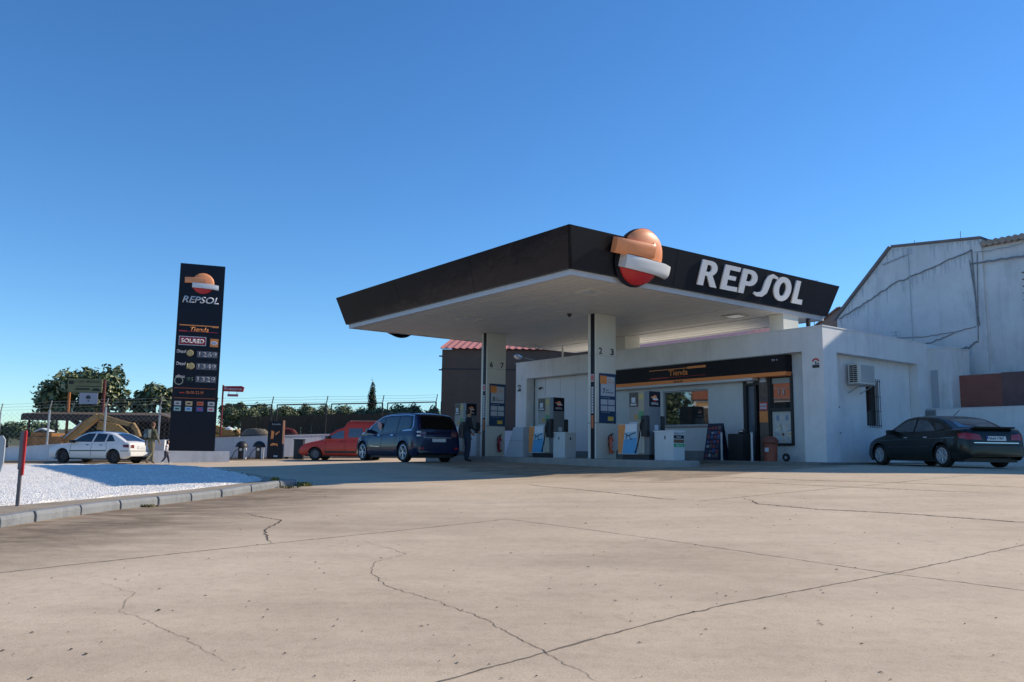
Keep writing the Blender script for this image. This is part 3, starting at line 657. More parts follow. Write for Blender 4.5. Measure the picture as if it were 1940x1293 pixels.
# recessed front
mb = MB()
ps = [-13.82, -13.1, -12.15, -11.21, -10.32, -9.05]
for a0, a1 in zip(ps[:-1], ps[1:]): mb.box(a0 + .008, a1 - .008, .44, .50, 1.2+SZ, 4.60+SZ)
mb.build('cladding_panel', PANELW, shop)
mb = MB(); mb.box(-13.82, -9.05, .505, .6, 1.2+SZ, 4.60+SZ); mb.build('cladding_back', GREYM, shop)
mb = MB()
mb.box(-9.05, -6.55, .40, .6, 1.2+SZ, 4.6+SZ); mb.box(-6.549, -4.531, .40, .6, 1.2+SZ, 2.50+SZ); mb.box(-6.549, -4.531, .40, .6, 3.72+SZ, 4.6+SZ); mb.box(-4.53, -3.10, .40, .6, 1.2+SZ, 4.6+SZ)
mb.box(-3.099, -2.13, .40, .6, 3.98+SZ, 4.6+SZ); mb.box(-2.129, -1.291, .40, .6, 1.2+SZ, 1.84+SZ); mb.box(-2.129, -1.291, .40, .6, 4.02+SZ, 4.6+SZ); mb.box(-1.29, -.35, .40, .6, 1.2+SZ, 4.6+SZ)
mb2 = MB(); mb2.box(-9.05, -3.12, .37, .3995, 1.371+SZ, 1.66+SZ); mb2.box(-13.81, -9.052, .41, .4385, 1.371+SZ, 1.60+SZ); mb2.build('plinth', mat('plinth_grey', (.20, .22, .23), .8, var=.15), shop)
mb.build('front_wall', mat('shop_front_paint', (.60, .63, .64), .8, var=.05, vscale=2, stain=.15, sscale=1.5), shop)
# side recess wall with window opening (x = -.30 plane)
mb = MB()
mb.box(-.42, -.305, .70, 2.74, 1.1+SZ, 4.57+SZ); mb.box(-.42, -.305, 2.741, 3.439, 1.1+SZ, 2.5+SZ); mb.box(-.42, -.305, 2.741, 3.439, 3.86+SZ, 4.57+SZ); mb.box(-.42, -.305, 3.44, 5.45, 1.1+SZ, 4.57+SZ)
mb.build('side_wall', WHITE, shop)
mb = MB(); mb.box(-.50, -.43, 2.741, 3.439, 2.5+SZ, 3.86+SZ); sw = mb.build('side_window', GLASS, shop)
mb = MB()
for k in range(7): y = 2.78 + k * .105; mb.cyl((-.22, y, 2.42+SZ), (-.22, y, 3.95+SZ), .009, n=6)
for z in (2.5, 2.95, 3.4, 3.88): mb.cyl((-.22, 2.74, z+SZ), (-.22, 3.46, z+SZ), .010, n=6)
for z in (2.5, 3.88):
    for y in (2.74, 3.46): mb.cyl((-.31, y, z+SZ), (-.22, y, z+SZ), .010, n=6)
mb.build('window_grille', DARKP, shop)
# shop window
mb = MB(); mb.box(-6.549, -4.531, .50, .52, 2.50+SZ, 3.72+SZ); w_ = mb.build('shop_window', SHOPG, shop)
mb = MB()
for q in ((-6.55, -6.50, 2.50, 3.72), (-4.58, -4.53, 2.50, 3.72), (-6.499, -4.581, 2.50, 2.55), (-6.499, -4.581, 3.67, 3.72)): mb.box(q[0], q[1], .455, .499, q[2]+SZ, q[3]+SZ)
mb.build('frame', GREYM, w_)
mb = MB(); mb.box(-6.6, -4.48, .36, .399, 2.44+SZ, 2.49+SZ); mb.build('sill', mat('sill_brown', (.28, .2, .17), .7), w_)
# interior seen through the door
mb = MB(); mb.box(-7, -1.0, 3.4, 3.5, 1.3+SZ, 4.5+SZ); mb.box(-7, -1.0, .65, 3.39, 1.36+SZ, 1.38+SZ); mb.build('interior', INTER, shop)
# door
mb = MB()
for q in ((-3.10, -2.98, 1.38, 3.97), (-2.68, -2.60, 1.38, 3.72), (-2.979, -2.131, 3.73, 3.97)): mb.box(q[0], q[1], .36, .52, q[2]+SZ, q[3]+SZ)
d_ = mb.build('door', BLACKP, shop)
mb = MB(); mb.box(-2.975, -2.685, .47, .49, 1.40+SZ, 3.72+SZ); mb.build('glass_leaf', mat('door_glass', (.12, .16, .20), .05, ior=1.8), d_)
mb = MB(); mb.box(-2.55, -2.46, .50, .56, 1.45+SZ, 3.6+SZ, m=0); mb.box(-2.40, -2.30, .9, 1.3, 1.45+SZ, 2.6+SZ, m=1); mb.build('goods_rack', [PALE, BROWNP], d_)
mb = MB(); mb.box(-2.93, -2.70, .345, .359, 3.80+SZ, 3.9+SZ, m=0); mb.box(-2.45, -2.2, .345, .359, 3.80+SZ, 3.86+SZ, m=0); mb.parts('door_label', [PALE], d_)
# post with lottery and opening stickers between door and window
mb = MB(); mb.box(-2.45, -2.131, .30, .399, 1.38+SZ, 4.0+SZ); pp = mb.build('door_pier', mat('pier_brown', (.13, .10, .08), .6, var=.25, vscale=4), shop)
mb = MB(); mb.box(-2.44, -2.14, .285, .299, 2.55+SZ, 2.90+SZ, m=0); mb.box(-2.43, -2.15, .285, .299, 2.93+SZ, 3.18+SZ, m=1)
for k in range(3):
    for j in range(2): mb.box(-2.41 + k*.085, -2.345 + k*.085, .278, .284, 2.96+SZ + j*.1, 3.04+SZ + j*.1, m=2)
mb.box(-2.40, -2.18, .285, .299, 3.80+SZ, 3.88+SZ, m=2); mb.box(-2.38, -2.2, .285, .299, 3.90+SZ, 3.96+SZ, m=2)
mb.parts('sticker', [ORANGE, RED, PALE], pp)
# poster window
mb = MB()
for q in ((-2.13, -2.06, 1.84, 4.02), (-1.36, -1.29, 1.84, 4.02), (-2.059, -1.361, 1.84, 1.91), (-2.059, -1.361, 2.88, 2.99), (-2.059, -1.361, 3.96, 4.02)): mb.box(q[0], q[1], .33, .45, q[2]+SZ, q[3]+SZ)
pw = mb.build('poster_window', BLACKP, shop)
mb = MB(); mb.box(-2.059, -1.361, .42, .44, 2.99+SZ, 3.96+SZ); mb.build('upper_pane', SHOPG, pw)
# posters, sign band and fittings of the shop
PX_, FX = (1, 0, 0), (0, 0, 1)
def SF(x, z, y): return basis((x, y, z), (1, 0, 0), (0, 0, 1))      # basis on a face towards the forecourt
po = sthing('poster', 'pale poster of radiating streaks in the black framed window by the corner pillar', 'poster', -1.71, .405, 2.40)
mb = MB(); mb.box(-.345, .345, 0, .012, -.485, .475); mb.build('paper', mat('poster_paper', (.62, .60, .52), .6, col2=(.42, .47, .52), vscale=5), po)
mb = MB(); rr = random.Random(4)
for k in range(26):
    a = rr.uniform(0, 6.28); l0, l1 = rr.uniform(.05, .14), rr.uniform(.22, .34); w = rr.uniform(.01, .03); c0 = (.02, -.22)
    ax, az = math.cos(a), math.sin(a)
    q = [(c0[0] + ax*l0, c0[1] + az*l0), (c0[0] + ax*l1 - az*w, c0[1] + az*l1 + ax*w), (c0[0] + ax*l1 + az*w, c0[1] + az*l1 - ax*w)]
    q = [(max(-.33, min(.33, x)), max(-.47, min(.46, z))) for x, z in q]
    mb.quad([(x, -.002 - k*.0002, z) for x, z in q], m=k % 3)
mb.cyl((.02, -.009, -.22), (.02, -.002, -.22), .045, n=10, m=3)
for s_ in (-.15, .17): mb.box(s_-.05, s_+.05, -.008, -.007, .2, .36, m=1)
mb.build('print', [LIGHTW, mat('poster_blue', (.22, .30, .42), .6), YELLOW, BROWNP], po)
mb = MB(); mb.box(-2.04, -1.38, .409, .413, 3.74 - 1.1, 3.9 - 1.1, m=0); mb.box(-2.0, -1.42, .409, .413, 3.58 - 1.1, 3.60 - 1.1, m=0); mb.box(-2.0, -1.42, .409, .413, 3.28 - 1.1, 3.295 - 1.1, m=0)
mb.build('window_lettering', mat('frosted_print', (.30, .36, .38), .6), pw); text('numeral', '13', PALE, pw, SF(-1.82, 3.38 - 1.1, .407), .22, .16, bold=.02)

sg = sthing('shop_sign', 'long black fascia sign with orange stripe and the word Tienda over the shop front', 'sign', -5, .2, 4.0)
mb = MB(); mb.box(-3.95, 3.70, -.15, .195, .06, .56); mb.build('sign_board', mat('sign_black', (.009, .009, .012), .55, spec=.25, var=.1), sg)
mb = MB(); mb.box(-3.95, 3.70, -.16, .19, -.06, .058); mb.build('orange_stripe', mat('sign_orange', (.85, .26, .06), .5), sg)
mb = MB(); mb.box(-3.95, 2.50, -.165, .19, -.14, -.063); mb.build('white_strip', mat('lightbox_white', (.55, .57, .58), .5), sg)
mb = MB(); mb.box(-3.97, 3.72, -.17, .19, .575, .60); mb.build('top_rail', GREYM, sg)
mb = MB(); y_ = -.153
mb.box(-1.85, -.10, y_-.006, y_, .42, .445, m=0); mb.box(-.10, .68, y_-.006, y_, .40, .475, m=0)
mb.box(-1.80, -1.0, y_-.006, y_, .13, .175, m=1); mb.box(-1.0, .68, y_-.006, y_, .145, .16, m=1); mb.parts('accent_stripe', [ORANGE, mat('dark_red_print', (.30, .02, .03), .5)], sg)
text('lettering', 'Tienda', ORANGE, sg, SF(-.93, .20, y_), .84, .20, bold=.035, ext=.01)
text('small_lettering', 'SHOP', DARKP, sg, SF(-.70, -.045, -.165), .40, .07, bold=.03, ext=.006)
text('small_lettering', '24 h', PALE, sg, SF(3.22, .40, y_), .22, .06, bold=.03, ext=.004)

# pillar marks
for x_, lab, cc in ((-.24, 'small red and black enamel mark on the right pillar of the shop', RED), (-14.3, 'small dark enamel mark on the far left pillar of the shop', DARKP)):
    t_ = sthing('wall_emblem', lab, 'sign', x_, -.012, 4.22)
    mb = MB(); mb.box(-.11, .11, 0, .01, -.14, -.05, m=0)
    for k in range(5):
        a = R(30 + k * 30); mb.cyl((math.cos(a)*.10, .004, .02+math.sin(a)*.10), (math.cos(a)*.10, -.008, .02+math.sin(a)*.10), .028, n=8, m=1)
    mb.box(-.015, .015, 0, .01, -.04, .05, m=0); mb.box(.04, .10, 0, .01, -.03, .0, m=0); mb.build('mark', [DARKP, cc], t_)
t_ = sthing('wall_camera', 'small dark camera on the white clad wall near the left end of the shop', 'camera', -13.45, .44, 4.18)
MB().box(-.03, .03, -.06, 0, -.03, .03).cyl((0, -.06, 0), (.22, -.12, .03), .035, n=8).build('housing', BLACKP, t_)
t_ = sthing('flood_lamp', 'cobra head street lamp arm on the roof at the far left end of the shop', 'lamp', -14.0, 1.0, 5.12)
mb = MB(); mb.tube([(0, 0, 0), (0, -.02, .22), (-.25, -.3, .36), (-.55, -.6, .46)], .03, n=6); mb.build('arm', GALV, t_)
mb = MB(); mb.lathe([(.02, -.34), (.12, -.28), (.17, -.1), (.16, .12), (.08, .26), (.01, .3)], 14, Matrix.Translation((-.66, -.82, .48)) @ Matrix.Rotation(R(38), 4, 'Z') @ Matrix.Rotation(R(84), 4, 'X') @ Matrix.Diagonal((1, .55, 1, 1))); mb.build('lamp_head', mat('lamp_aluminium', (.75, .78, .80), .3, metal=.7), t_, True)

# air conditioner on the side wall
ac = sthing('air_conditioner', 'beige outdoor air conditioner unit high on the shop side wall', 'air conditioner', -.30, 2.05, 3.70)
mb = MB(); mb.box(.10, .46, -.45, .45, 0, .62, bev=.015); mb.build('casing', mat('ac_beige', (.62, .62, .56), .5, var=.05), ac, True)
mb = MB()
for c_ in range(2):
    for k in range(9): mb.box(.155 + c_*.13, .265 + c_*.13, -.462, -.451, .05 + k*.058, .05 + k*.058 + .038)
mb.build('coil_grille', DARKP, ac)
mb = MB(); mb.box(.4605, .468, -.36, .38, .05, .57); mb.build('side_panel', mat('ac_panel', (.40, .41, .40), .6, var=.1), ac)
mb = MB(); 
for y_ in (-.33, .33): mb.box(0, .5, y_-.02, y_+.02, -.04, -.002); mb.tube([(.42, y_, -.04), (0.02, y_, -.26)], .015)
mb.build('bracket', GALV, ac)
for k, (yy, zz, ln, lab) in enumerate(((.95, 3.98, .38, 'short dark cable loop on the side wall below the parapet corner'), (.98, 2.98, .03, 'upper dark wall hook beside the side pillar'), (.98, 2.22, .03, 'lower dark wall hook beside the side pillar'))):
    t_ = sthing('wall_hook' if k else 'cable_loop', lab, 'hook' if k else 'cable', -.30, yy, zz)
    if k: MB().tube([(0, -.04, .02), (.10, -.02, .0), (.12, .08, .0), (.06, .14, .02)], .014).build('hook', DARKP, t_)
    else: MB().tube([(0, 0, 0), (.04, .02, -.1), (.05, -.01, -.2), (.03, .02, -.32), (.04, 0, -.40)], .02).build('cable', DARKP, t_)

# pavement step at the shop and pump island (setting)
PAV = mat('pavement_tile', (.20, .19, .17), .9, var=.15, vscale=3, bump=.3, bscale=30, stain=.3, sscale=2)
mb = MB(); mb.prism([(-14.7, -.95), (-.35, -.95), (.12, -.55), (.12, 5.9), (-.001, 5.9), (-.001, -.001), (-14.7, -.001)], .7, 1.37, 'z'); mb.bm.transform(SMAT); o = mb.build('shop_pavement', PAV); o['kind'] = 'structure'
isl = [(-15.4, -3.9), (-2.9, -3.9)] + [(-2.9 + .72 * math.cos(a), -3.15 + .75 * math.sin(a)) for a in np.linspace(-math.pi/2, math.pi/2, 10)][1:-1] + [(-2.9, -2.4), (-15.4, -2.4)]
mb = MB(); mb.prism(isl, .7, 1.37, 'z'); mb.bm.transform(SMAT); o = mb.build('pump_island', mat('island_concrete', (.30, .29, .27), .85, var=.12, vscale=3, bump=.2)); o['kind'] = 'structure'
bv = o.modifiers.new('b', 'BEVEL'); bv.width = .03; bv.segments = 2

# ---- fuel pumps
PUMPG = mat('pump_grey', (.15, .165, .18), .4, var=.08, vscale=3)
PUMPL = mat('pump_light', (.27, .27, .25), .45, var=.08)
def fuel_pump(a, label):
    p = sthing('fuel_pump', label, 'fuel pump', -a, -3.13, 1.37, 0, 'fuel pumps on the island')
    MB().box(-1.10, .0, -.26, .26, 0, .15).build('plinth', BLACKP, p)
    MB().box(-.84, -.44, -.23, .23, .152, 2.03, bev=.015).build('cabinet', PUMPL, p, True)
    MB().box(-.436, -.20, -.24, .24, .152, 2.035, bev=.015).build('nozzle_column', mat('pump_column', (.34, .31, .22), .5), p, True)
    e_ = MB().box(-.196, 0, -.25, .25, .152, 2.035, bev=.015).build('end_cabinet', PUMPG, p, True)
    lc = MB().box(-1.24, -.442, -.31, .31, .155, 1.06, bev=.01).build('lower_cabinet', LIGHTW, p, True)
    mb = MB()
    mb.prism([(-1.235, .17), (-1.08, .17), (-.93, .95), (-.93, 1.05), (-1.235, 1.05)], -.318, -.3105, 'y', m=0)
    mb.prism([(-1.06, .17), (-.45, .17), (-.45, .66), (-.99, .58)], -.316, -.3107, 'y', m=1)
    mb.prism([(-.99, .585), (-.45, .665), (-.45, .85), (-.95, .80)], -.315, -.3107, 'y', m=2)
    mb.tube([(-.92, -.318, .78), (-.8, -.318, .70), (-.66, -.318, .76), (-.5, -.318, .8)], .014, m=3); mb.tube([(-.86, -.318, .72), (-.9, -.318, .6)], .012, m=3); mb.tube([(-.74, -.318, .72), (-.70, -.318, .6), (-.62, -.318, .62)], .012, m=3)
    mb.build('graphic', [ORANGE, SKYB, mat('pale_blue_print', (.36, .55, .68), .5), DARKP], lc)
    mb = MB(); mb.box(-.82, -.46, -.243, -.2325, 1.58, 2.01, m=0); mb.box(-.72, -.56, -.248, -.244, 1.70, 1.86, m=1); mb.box(-.76, -.52, -.248, -.244, 1.62, 1.67, m=1)
    mb.build('display', [mat('pump_photo', (.06, .045, .035), .3, var=.6, vscale=9), PALE], p)
    mb = MB(); mb.box(-.62, -.47, -.238, -.2315, 1.20, 1.34, m=0); mb.box(-.82, -.46, -.238, -.2315, 1.05+.02, 1.12, m=1)
    mb.box(-.40, -.24, -.250, -.2415, 1.80, 1.95, m=3); mb.box(-.42, -.22, -.250, -.2415, 1.18, 1.44, m=4)
    mb.parts('sticker', [mat('dull_yellow', (.42, .27, .08), .5), PALE, BROWNP, mat('pump_yellow', (.50, .40, .14), .5), mat('dull_green', (.09, .28, .13), .5)], p)
    mb = MB(); mb.box(.001, .006, -.235, .235, 1.57, 2.02); mb.build('top_panel', TOTEMB, e_)
    emblem('emblem', basis((.008, 0, 1.82), (0, 1, 0), (0, 0, 1)), .095, e_, flat=.12, back=False)
    text('lettering', 'REPSOL', LIGHTW, e_, basis((.007, -.15, 1.63), (0, 1, 0), (0, 0, 1)), .30, .065, bold=.03, ext=.002)
    mb = MB(); mb.box(.001, .005, -.02, .14, .88, 1.03); mb.build('end_sticker', PALE, e_)
    for s_ in (-1, 1):
        mb = MB(); mb.box(-.20, .035, s_*.252, s_*.40, .68, 1.30, bev=.03); nz_ = mb.build('nozzle_holder', BLACKP, p, True)
        MB().tube([(-.07, s_*.37, 1.12), (-.10, s_*.45, 1.18), (-.16, s_*.45, 1.05), (-.2, s_*.42, .9)], .022).build('nozzle', BLACKR, nz_)
        MB().tube([(-.2, s_*.42, .90), (-.26, s_*.42, .6), (-.36, s_*.40, .35), (-.47, s_*.36, .20), (-.52, s_*.30, .25), (-.48, s_*.29, .35)] if s_ < 0 else [(-.07, s_*.4, .85), (-.1, s_*.45, .5), (-.05, s_*.4, .25), (.02, s_*.28, .22)], .02, n=8).build('hose', BLACKR, nz_, True)
    mb = MB()
    for k in range(4): mb.box(-.41 + k*.055, -.385 + k*.055, -.256, -.2415, .2, .95)
    mb.build('hose_rail', CREAM, p)
    return p
fp = fuel_pump(3.64, 'grey fuel pump between the right column and the cabinet with green sticker')
dup(fp, SP(-8.04, -3.13, 1.37), None, 'grey fuel pump in the middle between the two canopy columns')
dup(fp, SP(-13.3, -3.13, 1.37), None, 'grey fuel pump at the far end behind the dark dressed man')
def cabinet(a, label, st):
    c = sthing('service_cabinet', label, 'cabinet', -a, -3.13, 1.37, 0, 'white service cabinets on the island')
    b_ = MB().box(-.72, 0, -.24, .24, 0, .82, bev=.008).build('body', mat('cabinet_white', (.58, .60, .60), .5, var=.05), c, True)
    MB().box(-.74, .02, -.26, .26, .822, .85).build('lid', LIGHTW, c)
    MB().box(-.33, -.29, -.247, -.2405, .60, .70).build('latch', DARKP, c)
    if st:
        mb = MB(); mb.box(.001, .005, -.22, .22, .62, .72, m=0); mb.box(.001, .005, -.22, .22, .50, .60, m=1); mb.box(.001, .005, -.22, .22, .38, .48, m=2); s_ = mb.build('fuel_sticker', [DARKP, BROWNP, GREEN], c)
        text('lettering', 'Diesel', LIGHTW, s_, basis((.006, -.10, .645), (0, 1, 0), FX), .18, .05, bold=.02, ext=.001)
        text('lettering', 'efitec 95', LIGHTW, s_, basis((.006, -.12, .405), (0, 1, 0), FX), .26, .05, bold=.02, ext=.001)
        text('lettering', 'DIESEL e+ 10', DARKP, s_, basis((.006, -.2, .745), (0, 1, 0), FX), .38, .04, bold=.02, ext=.001)
    else: MB().box(.001, .006, -.03, .03, .60, .68).build('keyhole', DARKP, c)
cabinet(2.72, 'white cabinet with black, brown and green fuel stickers at the island tip', True)
cabinet(7.44, 'plain white cabinet beside the middle fuel pump', False)
cabinet(12.6, 'white cabinet beyond the left column near the dark dressed man', False)
# white slanted display stand by the middle pump
ds = sthing('display_stand', 'white slanted forecourt display stand left of the middle pump', 'stand', -10.0, -3.2, 1.37)
MB().prism([(-.80, 0), (.25, 0), (.25, 1.05), (-.30, 1.05)], -.14, .14, 'y').build('body', mat('stand_white', (.50, .54, .58), .5, var=.05), ds)
mb = MB(); mb.box(-.52, .25, -.148, -.1405, .57, .585); mb.build('trim', GREYM, ds)
# fire extinguishers
def extinguisher(a, label, mt):
    e_ = sthing('fire_extinguisher', label, 'fire extinguisher', -a + .09, -3.0, 1.53, 0, 'fire extinguishers on the columns')
    MB().lathe([(.001, 0), (.075, .01), (.08, .04), (.08, .44), (.06, .51), (.028, .54), (.028, .56)], 18).build('cylinder', mt, e_, True)
    mb = MB(); mb.box(-.02, .02, -.02, .02, .56, .60); mb.tube([(0, -.02, .6), (0, .10, .66)], .012); mb.tube([(0, -.02, .575), (0, .12, .60)], .01); mb.build('valve', BLACKP, e_)
    MB().tube([(0, -.02, .585), (0, -.10, .56), (.0, -.13, .45), (0, -.125, .3), (.01, -.10, .12)], .014, n=8).build('hose', BLACKR, e_, True)
    mb = MB()
    for k in range(3): mb.box(.0805, .084, -.03, .035, .10 + k*.1, .18 + k*.1)
    mb.build('label', PALE, e_)
extinguisher(5.72, 'orange-red fire extinguisher hung low on the right column 2 3', mat('extinguisher_orange', (.50, .10, .05), .4))
extinguisher(11.67, 'dark red fire extinguisher hung low on the left column 6 7', mat('extinguisher_red', (.30, .012, .02), .35))

# ---- things standing in front of the shop
af = sthing('pavement_sign', 'dark blue A-shaped pavement sign full of pictures by the shop wall', 'sign', -3.55, -.45, 1.37)
for s_ in (-1, 1):
    mb = MB(); M_ = Matrix.Rotation(s_ * R(13), 4, 'X')
    mb.box(-.30, .30, -.012, .012, -1.17, 0); mb.bm.transform(Matrix.Translation((0, 0, 1.15)) @ M_); pb_ = mb.build('board', mat('board_navy', (.012, .022, .055), .5), af)
    if s_ < 0:
        mb = MB(); rr = random.Random(9)
        for k in range(7):
            for j in range(4):
                x_ = -.25 + j * .127; z_ = -1.08 + k * .148; mb.box(x_ + rr.uniform(0, .02), x_ + rr.uniform(.08, .11), -.018, -.013, z_, z_ + rr.uniform(.06, .12), m=rr.randrange(5))
        mb.bm.transform(Matrix.Translation((0, 0, 1.15)) @ M_); mb.build('pictures', [mat('pict_red', (.30, .05, .06), .5), mat('pict_blue', (.06, .12, .30), .5), mat('pict_pale', (.35, .38, .42), .5), mat('pict_brown', (.16, .12, .10), .5), mat('pict_dark', (.05, .06, .12), .5)], pb_)
bx = sthing('storage_box', 'black square box against the shop wall left of the door', 'box', -2.72, -.30, 1.37)
mb = MB(); mb.box(-.32, .22, -.22, .22, 0, .82, bev=.015); mb.box(-.325, .225, -.225, .225, .60, .615); mb.build('body', BLACKP, bx, True)
tv = sthing('bottle', 'silver and black canister lying on the black box', 'canister', -2.66, -.30, 2.19)
mb = MB(); mb.lathe([(.01, -.13), (.06, -.12), (.07, 0), (.065, .1), (.03, .14), (.001, .14)], 14, Matrix.Translation((0, 0, .07)) @ Matrix.Rotation(R(82), 4, 'Y')); mb.build('canister', CHROME, tv, True)
mb = MB(); mb.box(.06, .16, -.07, .07, 0, .12, bev=.02); mb.build('holder', BLACKP, tv, True)
for a_, lab in ((3.10, 'thin metal bollard beside the A-shaped sign'), (1.98, 'thin metal bollard in front of the shop door')):
    t_ = sthing('bollard', lab, 'bollard', -a_, -.75, 1.37, 0, 'thin bollards on the shop pavement')
    MB().cyl((0, 0, 0), (0, 0, .84), .038, n=14).build('post', GALV, t_, True); MB().lathe([(.038, .84), (.030, .862), (.001, .87)], 14).cyl((0, 0, 0), (0, 0, .015), .07, n=14).build('cap', GREYM, t_, True)
vb = sthing('waste_bin', 'orange-red round litter bin with dome lid beside the shop door', 'bin', -1.62, -.35, 1.37)
OR2 = mat('bin_orange', (.30, .075, .04), .6, var=.15)
MB().lathe([(.001, .0), (.19, .0), (.20, .45), (.21, .46), (.21, .5), (.001, .5)], 20).build('body', OR2, vb, True)
MB().lathe([(.20, .51), (.235, .56), (.235, .62), (.15, .72), (.001, .75)], 20).build('dome_lid', mat('lid_brown', (.20, .07, .05), .5), vb, True)
MB().box(-.05, .08, -.206, -.2, .28, .40).build('label', PALE, vb)
wh = sthing('hand_truck_wheel', 'small black wheel lying against the wall right of the orange bin', 'wheel', -1.25, -.12, 1.49)
mb = MB(); mb.lathe([(.05, -.03), (.10, -.035), (.12, -.02), (.12, .02), (.10, .035), (.05, .03)], 20, Matrix.Rotation(R(90), 4, 'X')); mb.build('tyre', BLACKR, wh, True)
mb = MB(); mb.lathe([(.001, -.02), (.05, -.02), (.05, .02), (.001, .02)], 14, Matrix.Rotation(R(90), 4, 'X')); mb.build('hub', GREYM, wh)
mt_ = sthing('door_mat', 'dark mat on the pavement at the shop door', 'mat', -2.55, -.45, 1.372); MB().box(-.45, .45, -.35, .3, 0, .012).build('mat', mat('mat_brown', (.07, .04, .04), .95), mt_)

# ================================================================ RIGHT SIDE BUILDINGS
aw = sthing('boundary_wall', 'low white boundary wall behind the dark parked saloon', 'wall', 2, 5.8, 1.0)
mb = MB(); mb.box(-1.999, 8, 0, .25, -.1, 2.09); mb.build('wall', WHITE, aw)
mb = MB(); mb.box(-1.97, 8, -.02, .27, 2.092, 2.12); mb.build('coping', WALLW, aw)
vent = sthing('wall_vent', 'small grey louvred vent in the white wall above the dark car', 'vent', .10, 5.79, 2.86)
mb = MB(); mb.box(-.24, .24, -.02, 0, -.25, .22); mb.build('frame', GREYM, vent); mb = MB()
for k in range(6): mb.box(-.21, .21, -.032, -.021, -.20 + k*.065, -.165 + k*.065)
mb.build('louvre', mat('louvre_grey', (.12, .13, .13), .6), vent)
ex = sthing('rear_extension', 'white rear extension block joined behind the shop side wall', 'building', .3, 6.9, 1.1)
mb = MB(); mb.box(-.299, .42, -.75, .6, .0, 4.0); mb.box(-.299, .44, -.77, .62, 4.001, 4.04); mb.build('wall', WHITE2, ex)
mb = MB(); mb.box(-.24, .0, -.765, -.752, 2.0, 3.3); mb.build('recess_panel', mat('recess_grey', (.40, .42, .45), .8), ex)
bw = sthing('brick_wall', 'brownish red rendered wall panel above the low white wall', 'wall', 2, 6.7, 1.0)
mb = MB(); mb.box(-1.45, 0.0, 0, .2, 0, 3.22, m=0); mb.box(0.001, 9, 0, .2, 0, 3.24, m=1); mb.build('wall', [mat('brick_render', (.27, .10, .075), .9, var=.12, vscale=3, bump=.3), mat('dark_render', (.17, .10, .095), .9, var=.15, vscale=3, bump=.3)], bw)

gb = sthing('gable_building', 'tall whitewashed blank gable wall building with stained cables at right', 'building', -2, 8.0, 1.0)
prof = [(-4.35+2, 0), (1.12+2, 0), (1.12+2, 7.98), (-2.03+2, 8.27), (-4.35+2, 5.85)]
mb = MB(); mb.prism(prof, 0, 9.5, 'y'); mb.build('wall', WHITE2, gb)
mb = MB(); mb.box(1.121+2, 7, .08, 9.5, 0, 7.72); mb.build('wing_wall', WHITE2, gb)
mb = MB()
def slab(x0, z0, x1, z1, th, y0, y1, m=0):
    dx, dz = x1-x0, z1-z0; l = math.hypot(dx, dz); nx, nz_ = -dz/l*th, dx/l*th
    mb.prism([(x0, z0), (x1, z1), (x1+nx, z1+nz_), (x0+nx, z0+nz_)], y0, y1, 'y', m=m)
slab(-4.35+1.93, 5.78+.02, -2.03+2, 8.275, .10, -.10, 9.6); slab(-2.03+2.0, 8.275, 1.12+2, 7.985, .09, -.06, 9.6)
mb.build('roof_edge', mat('tile_edge', (.20, .17, .16), .9, var=.2), gb)
mb = MB()
for k in range(19): x = 1.13 + 2 + k * .2; mb.cyl((x+.1, -.12, 7.79), (x+.1, 9.5, 7.86), .11, n=8)
mb.build('tile_roof', mat('old_tile', (.34, .27, .22), .9, var=.25, vscale=5), gb)
mb = MB()
def cable(pts, r): mb.tube([(p[0] + 2, -.02, p[1] - 1.0) for p in pts], r * .68, n=5)
def sag(p0, p1, n=10, s=.1, j=.02, seed=1):
    n = int(n * 1.7)
    r_ = random.Random(seed); return [(p0[0] + (p1[0]-p0[0])*i/n, p0[1] + (p1[1]-p0[1])*i/n - s*4*(i/n)*(1-i/n) + (r_.uniform(-j, j) if 0 < i < n else 0)) for i in range(n+1)]
cable(sag((-4.25, 6.85), (-2.08, 7.87), 14, .04, .03, 1) + sag((-2.0, 7.9), (.80, 8.66), 14, .03, .03, 2), .035)
cable(sag((.80, 8.66), (.86, 5.97), 12, 0, .03, 3), .035); cable(sag((.72, 8.3), (.92, 6.0), 12, 0, .03, 4), .028); cable(sag((.98, 8.5), (.84, 5.5), 12, 0, .02, 5), .022)
cable(sag((.84, 5.45), (-.5, 5.05), 12, .05, .06, 6), .045); cable(sag((-4.1, 6.25), (.8, 5.98), 24, .28, .02, 7), .018); cable(sag((-1.3, 5.5), (.1, 5.85), 8, .05, .03, 8), .025)
cable(sag((.76, 8.17), (2.6, 8.15), 8, .0, .02, 9), .045); cable(sag((.9, 8.55), (2.6, 8.62), 8, .06, .02, 10), .015)
mb.build('cable', mat('wall_cable', (.24, .25, .26), .85, var=.3, vscale=8), gb, True)
mb = MB(); r_ = random.Random(12)
def drips(p0, p1, n, lmax):
    for i in range(n):
        f = r_.random(); x = p0[0] + (p1[0]-p0[0])*f + 2; z = p0[1] + (p1[1]-p0[1])*f - 1.0; w = r_.uniform(.01, .05); l = r_.uniform(.05, lmax) * (r_.random() + .3); o_ = -.0035 - i * .00004
        mb.quad([(x - w, o_, z + .02), (x - w*.25, o_, z - l), (x + w*.25, o_, z - l), (x + w, o_, z + .02)])
drips((-4.25, 6.85), (-2.08, 7.87), 50, .5); drips((-2.0, 7.9), (.80, 8.66), 70, .55); drips((.84, 5.45), (-.5, 5.05), 30, .4); drips((-4.2, 7.0), (-2.03, 9.2), 26, .5); drips((-2.0, 9.2), (1.1, 8.95), 50, .45)
mb.build('drip_stain', mat('drip_grime', (.47, .50, .52), .95, col2=(.60, .62, .64), vscale=3), gb)
mb = MB()
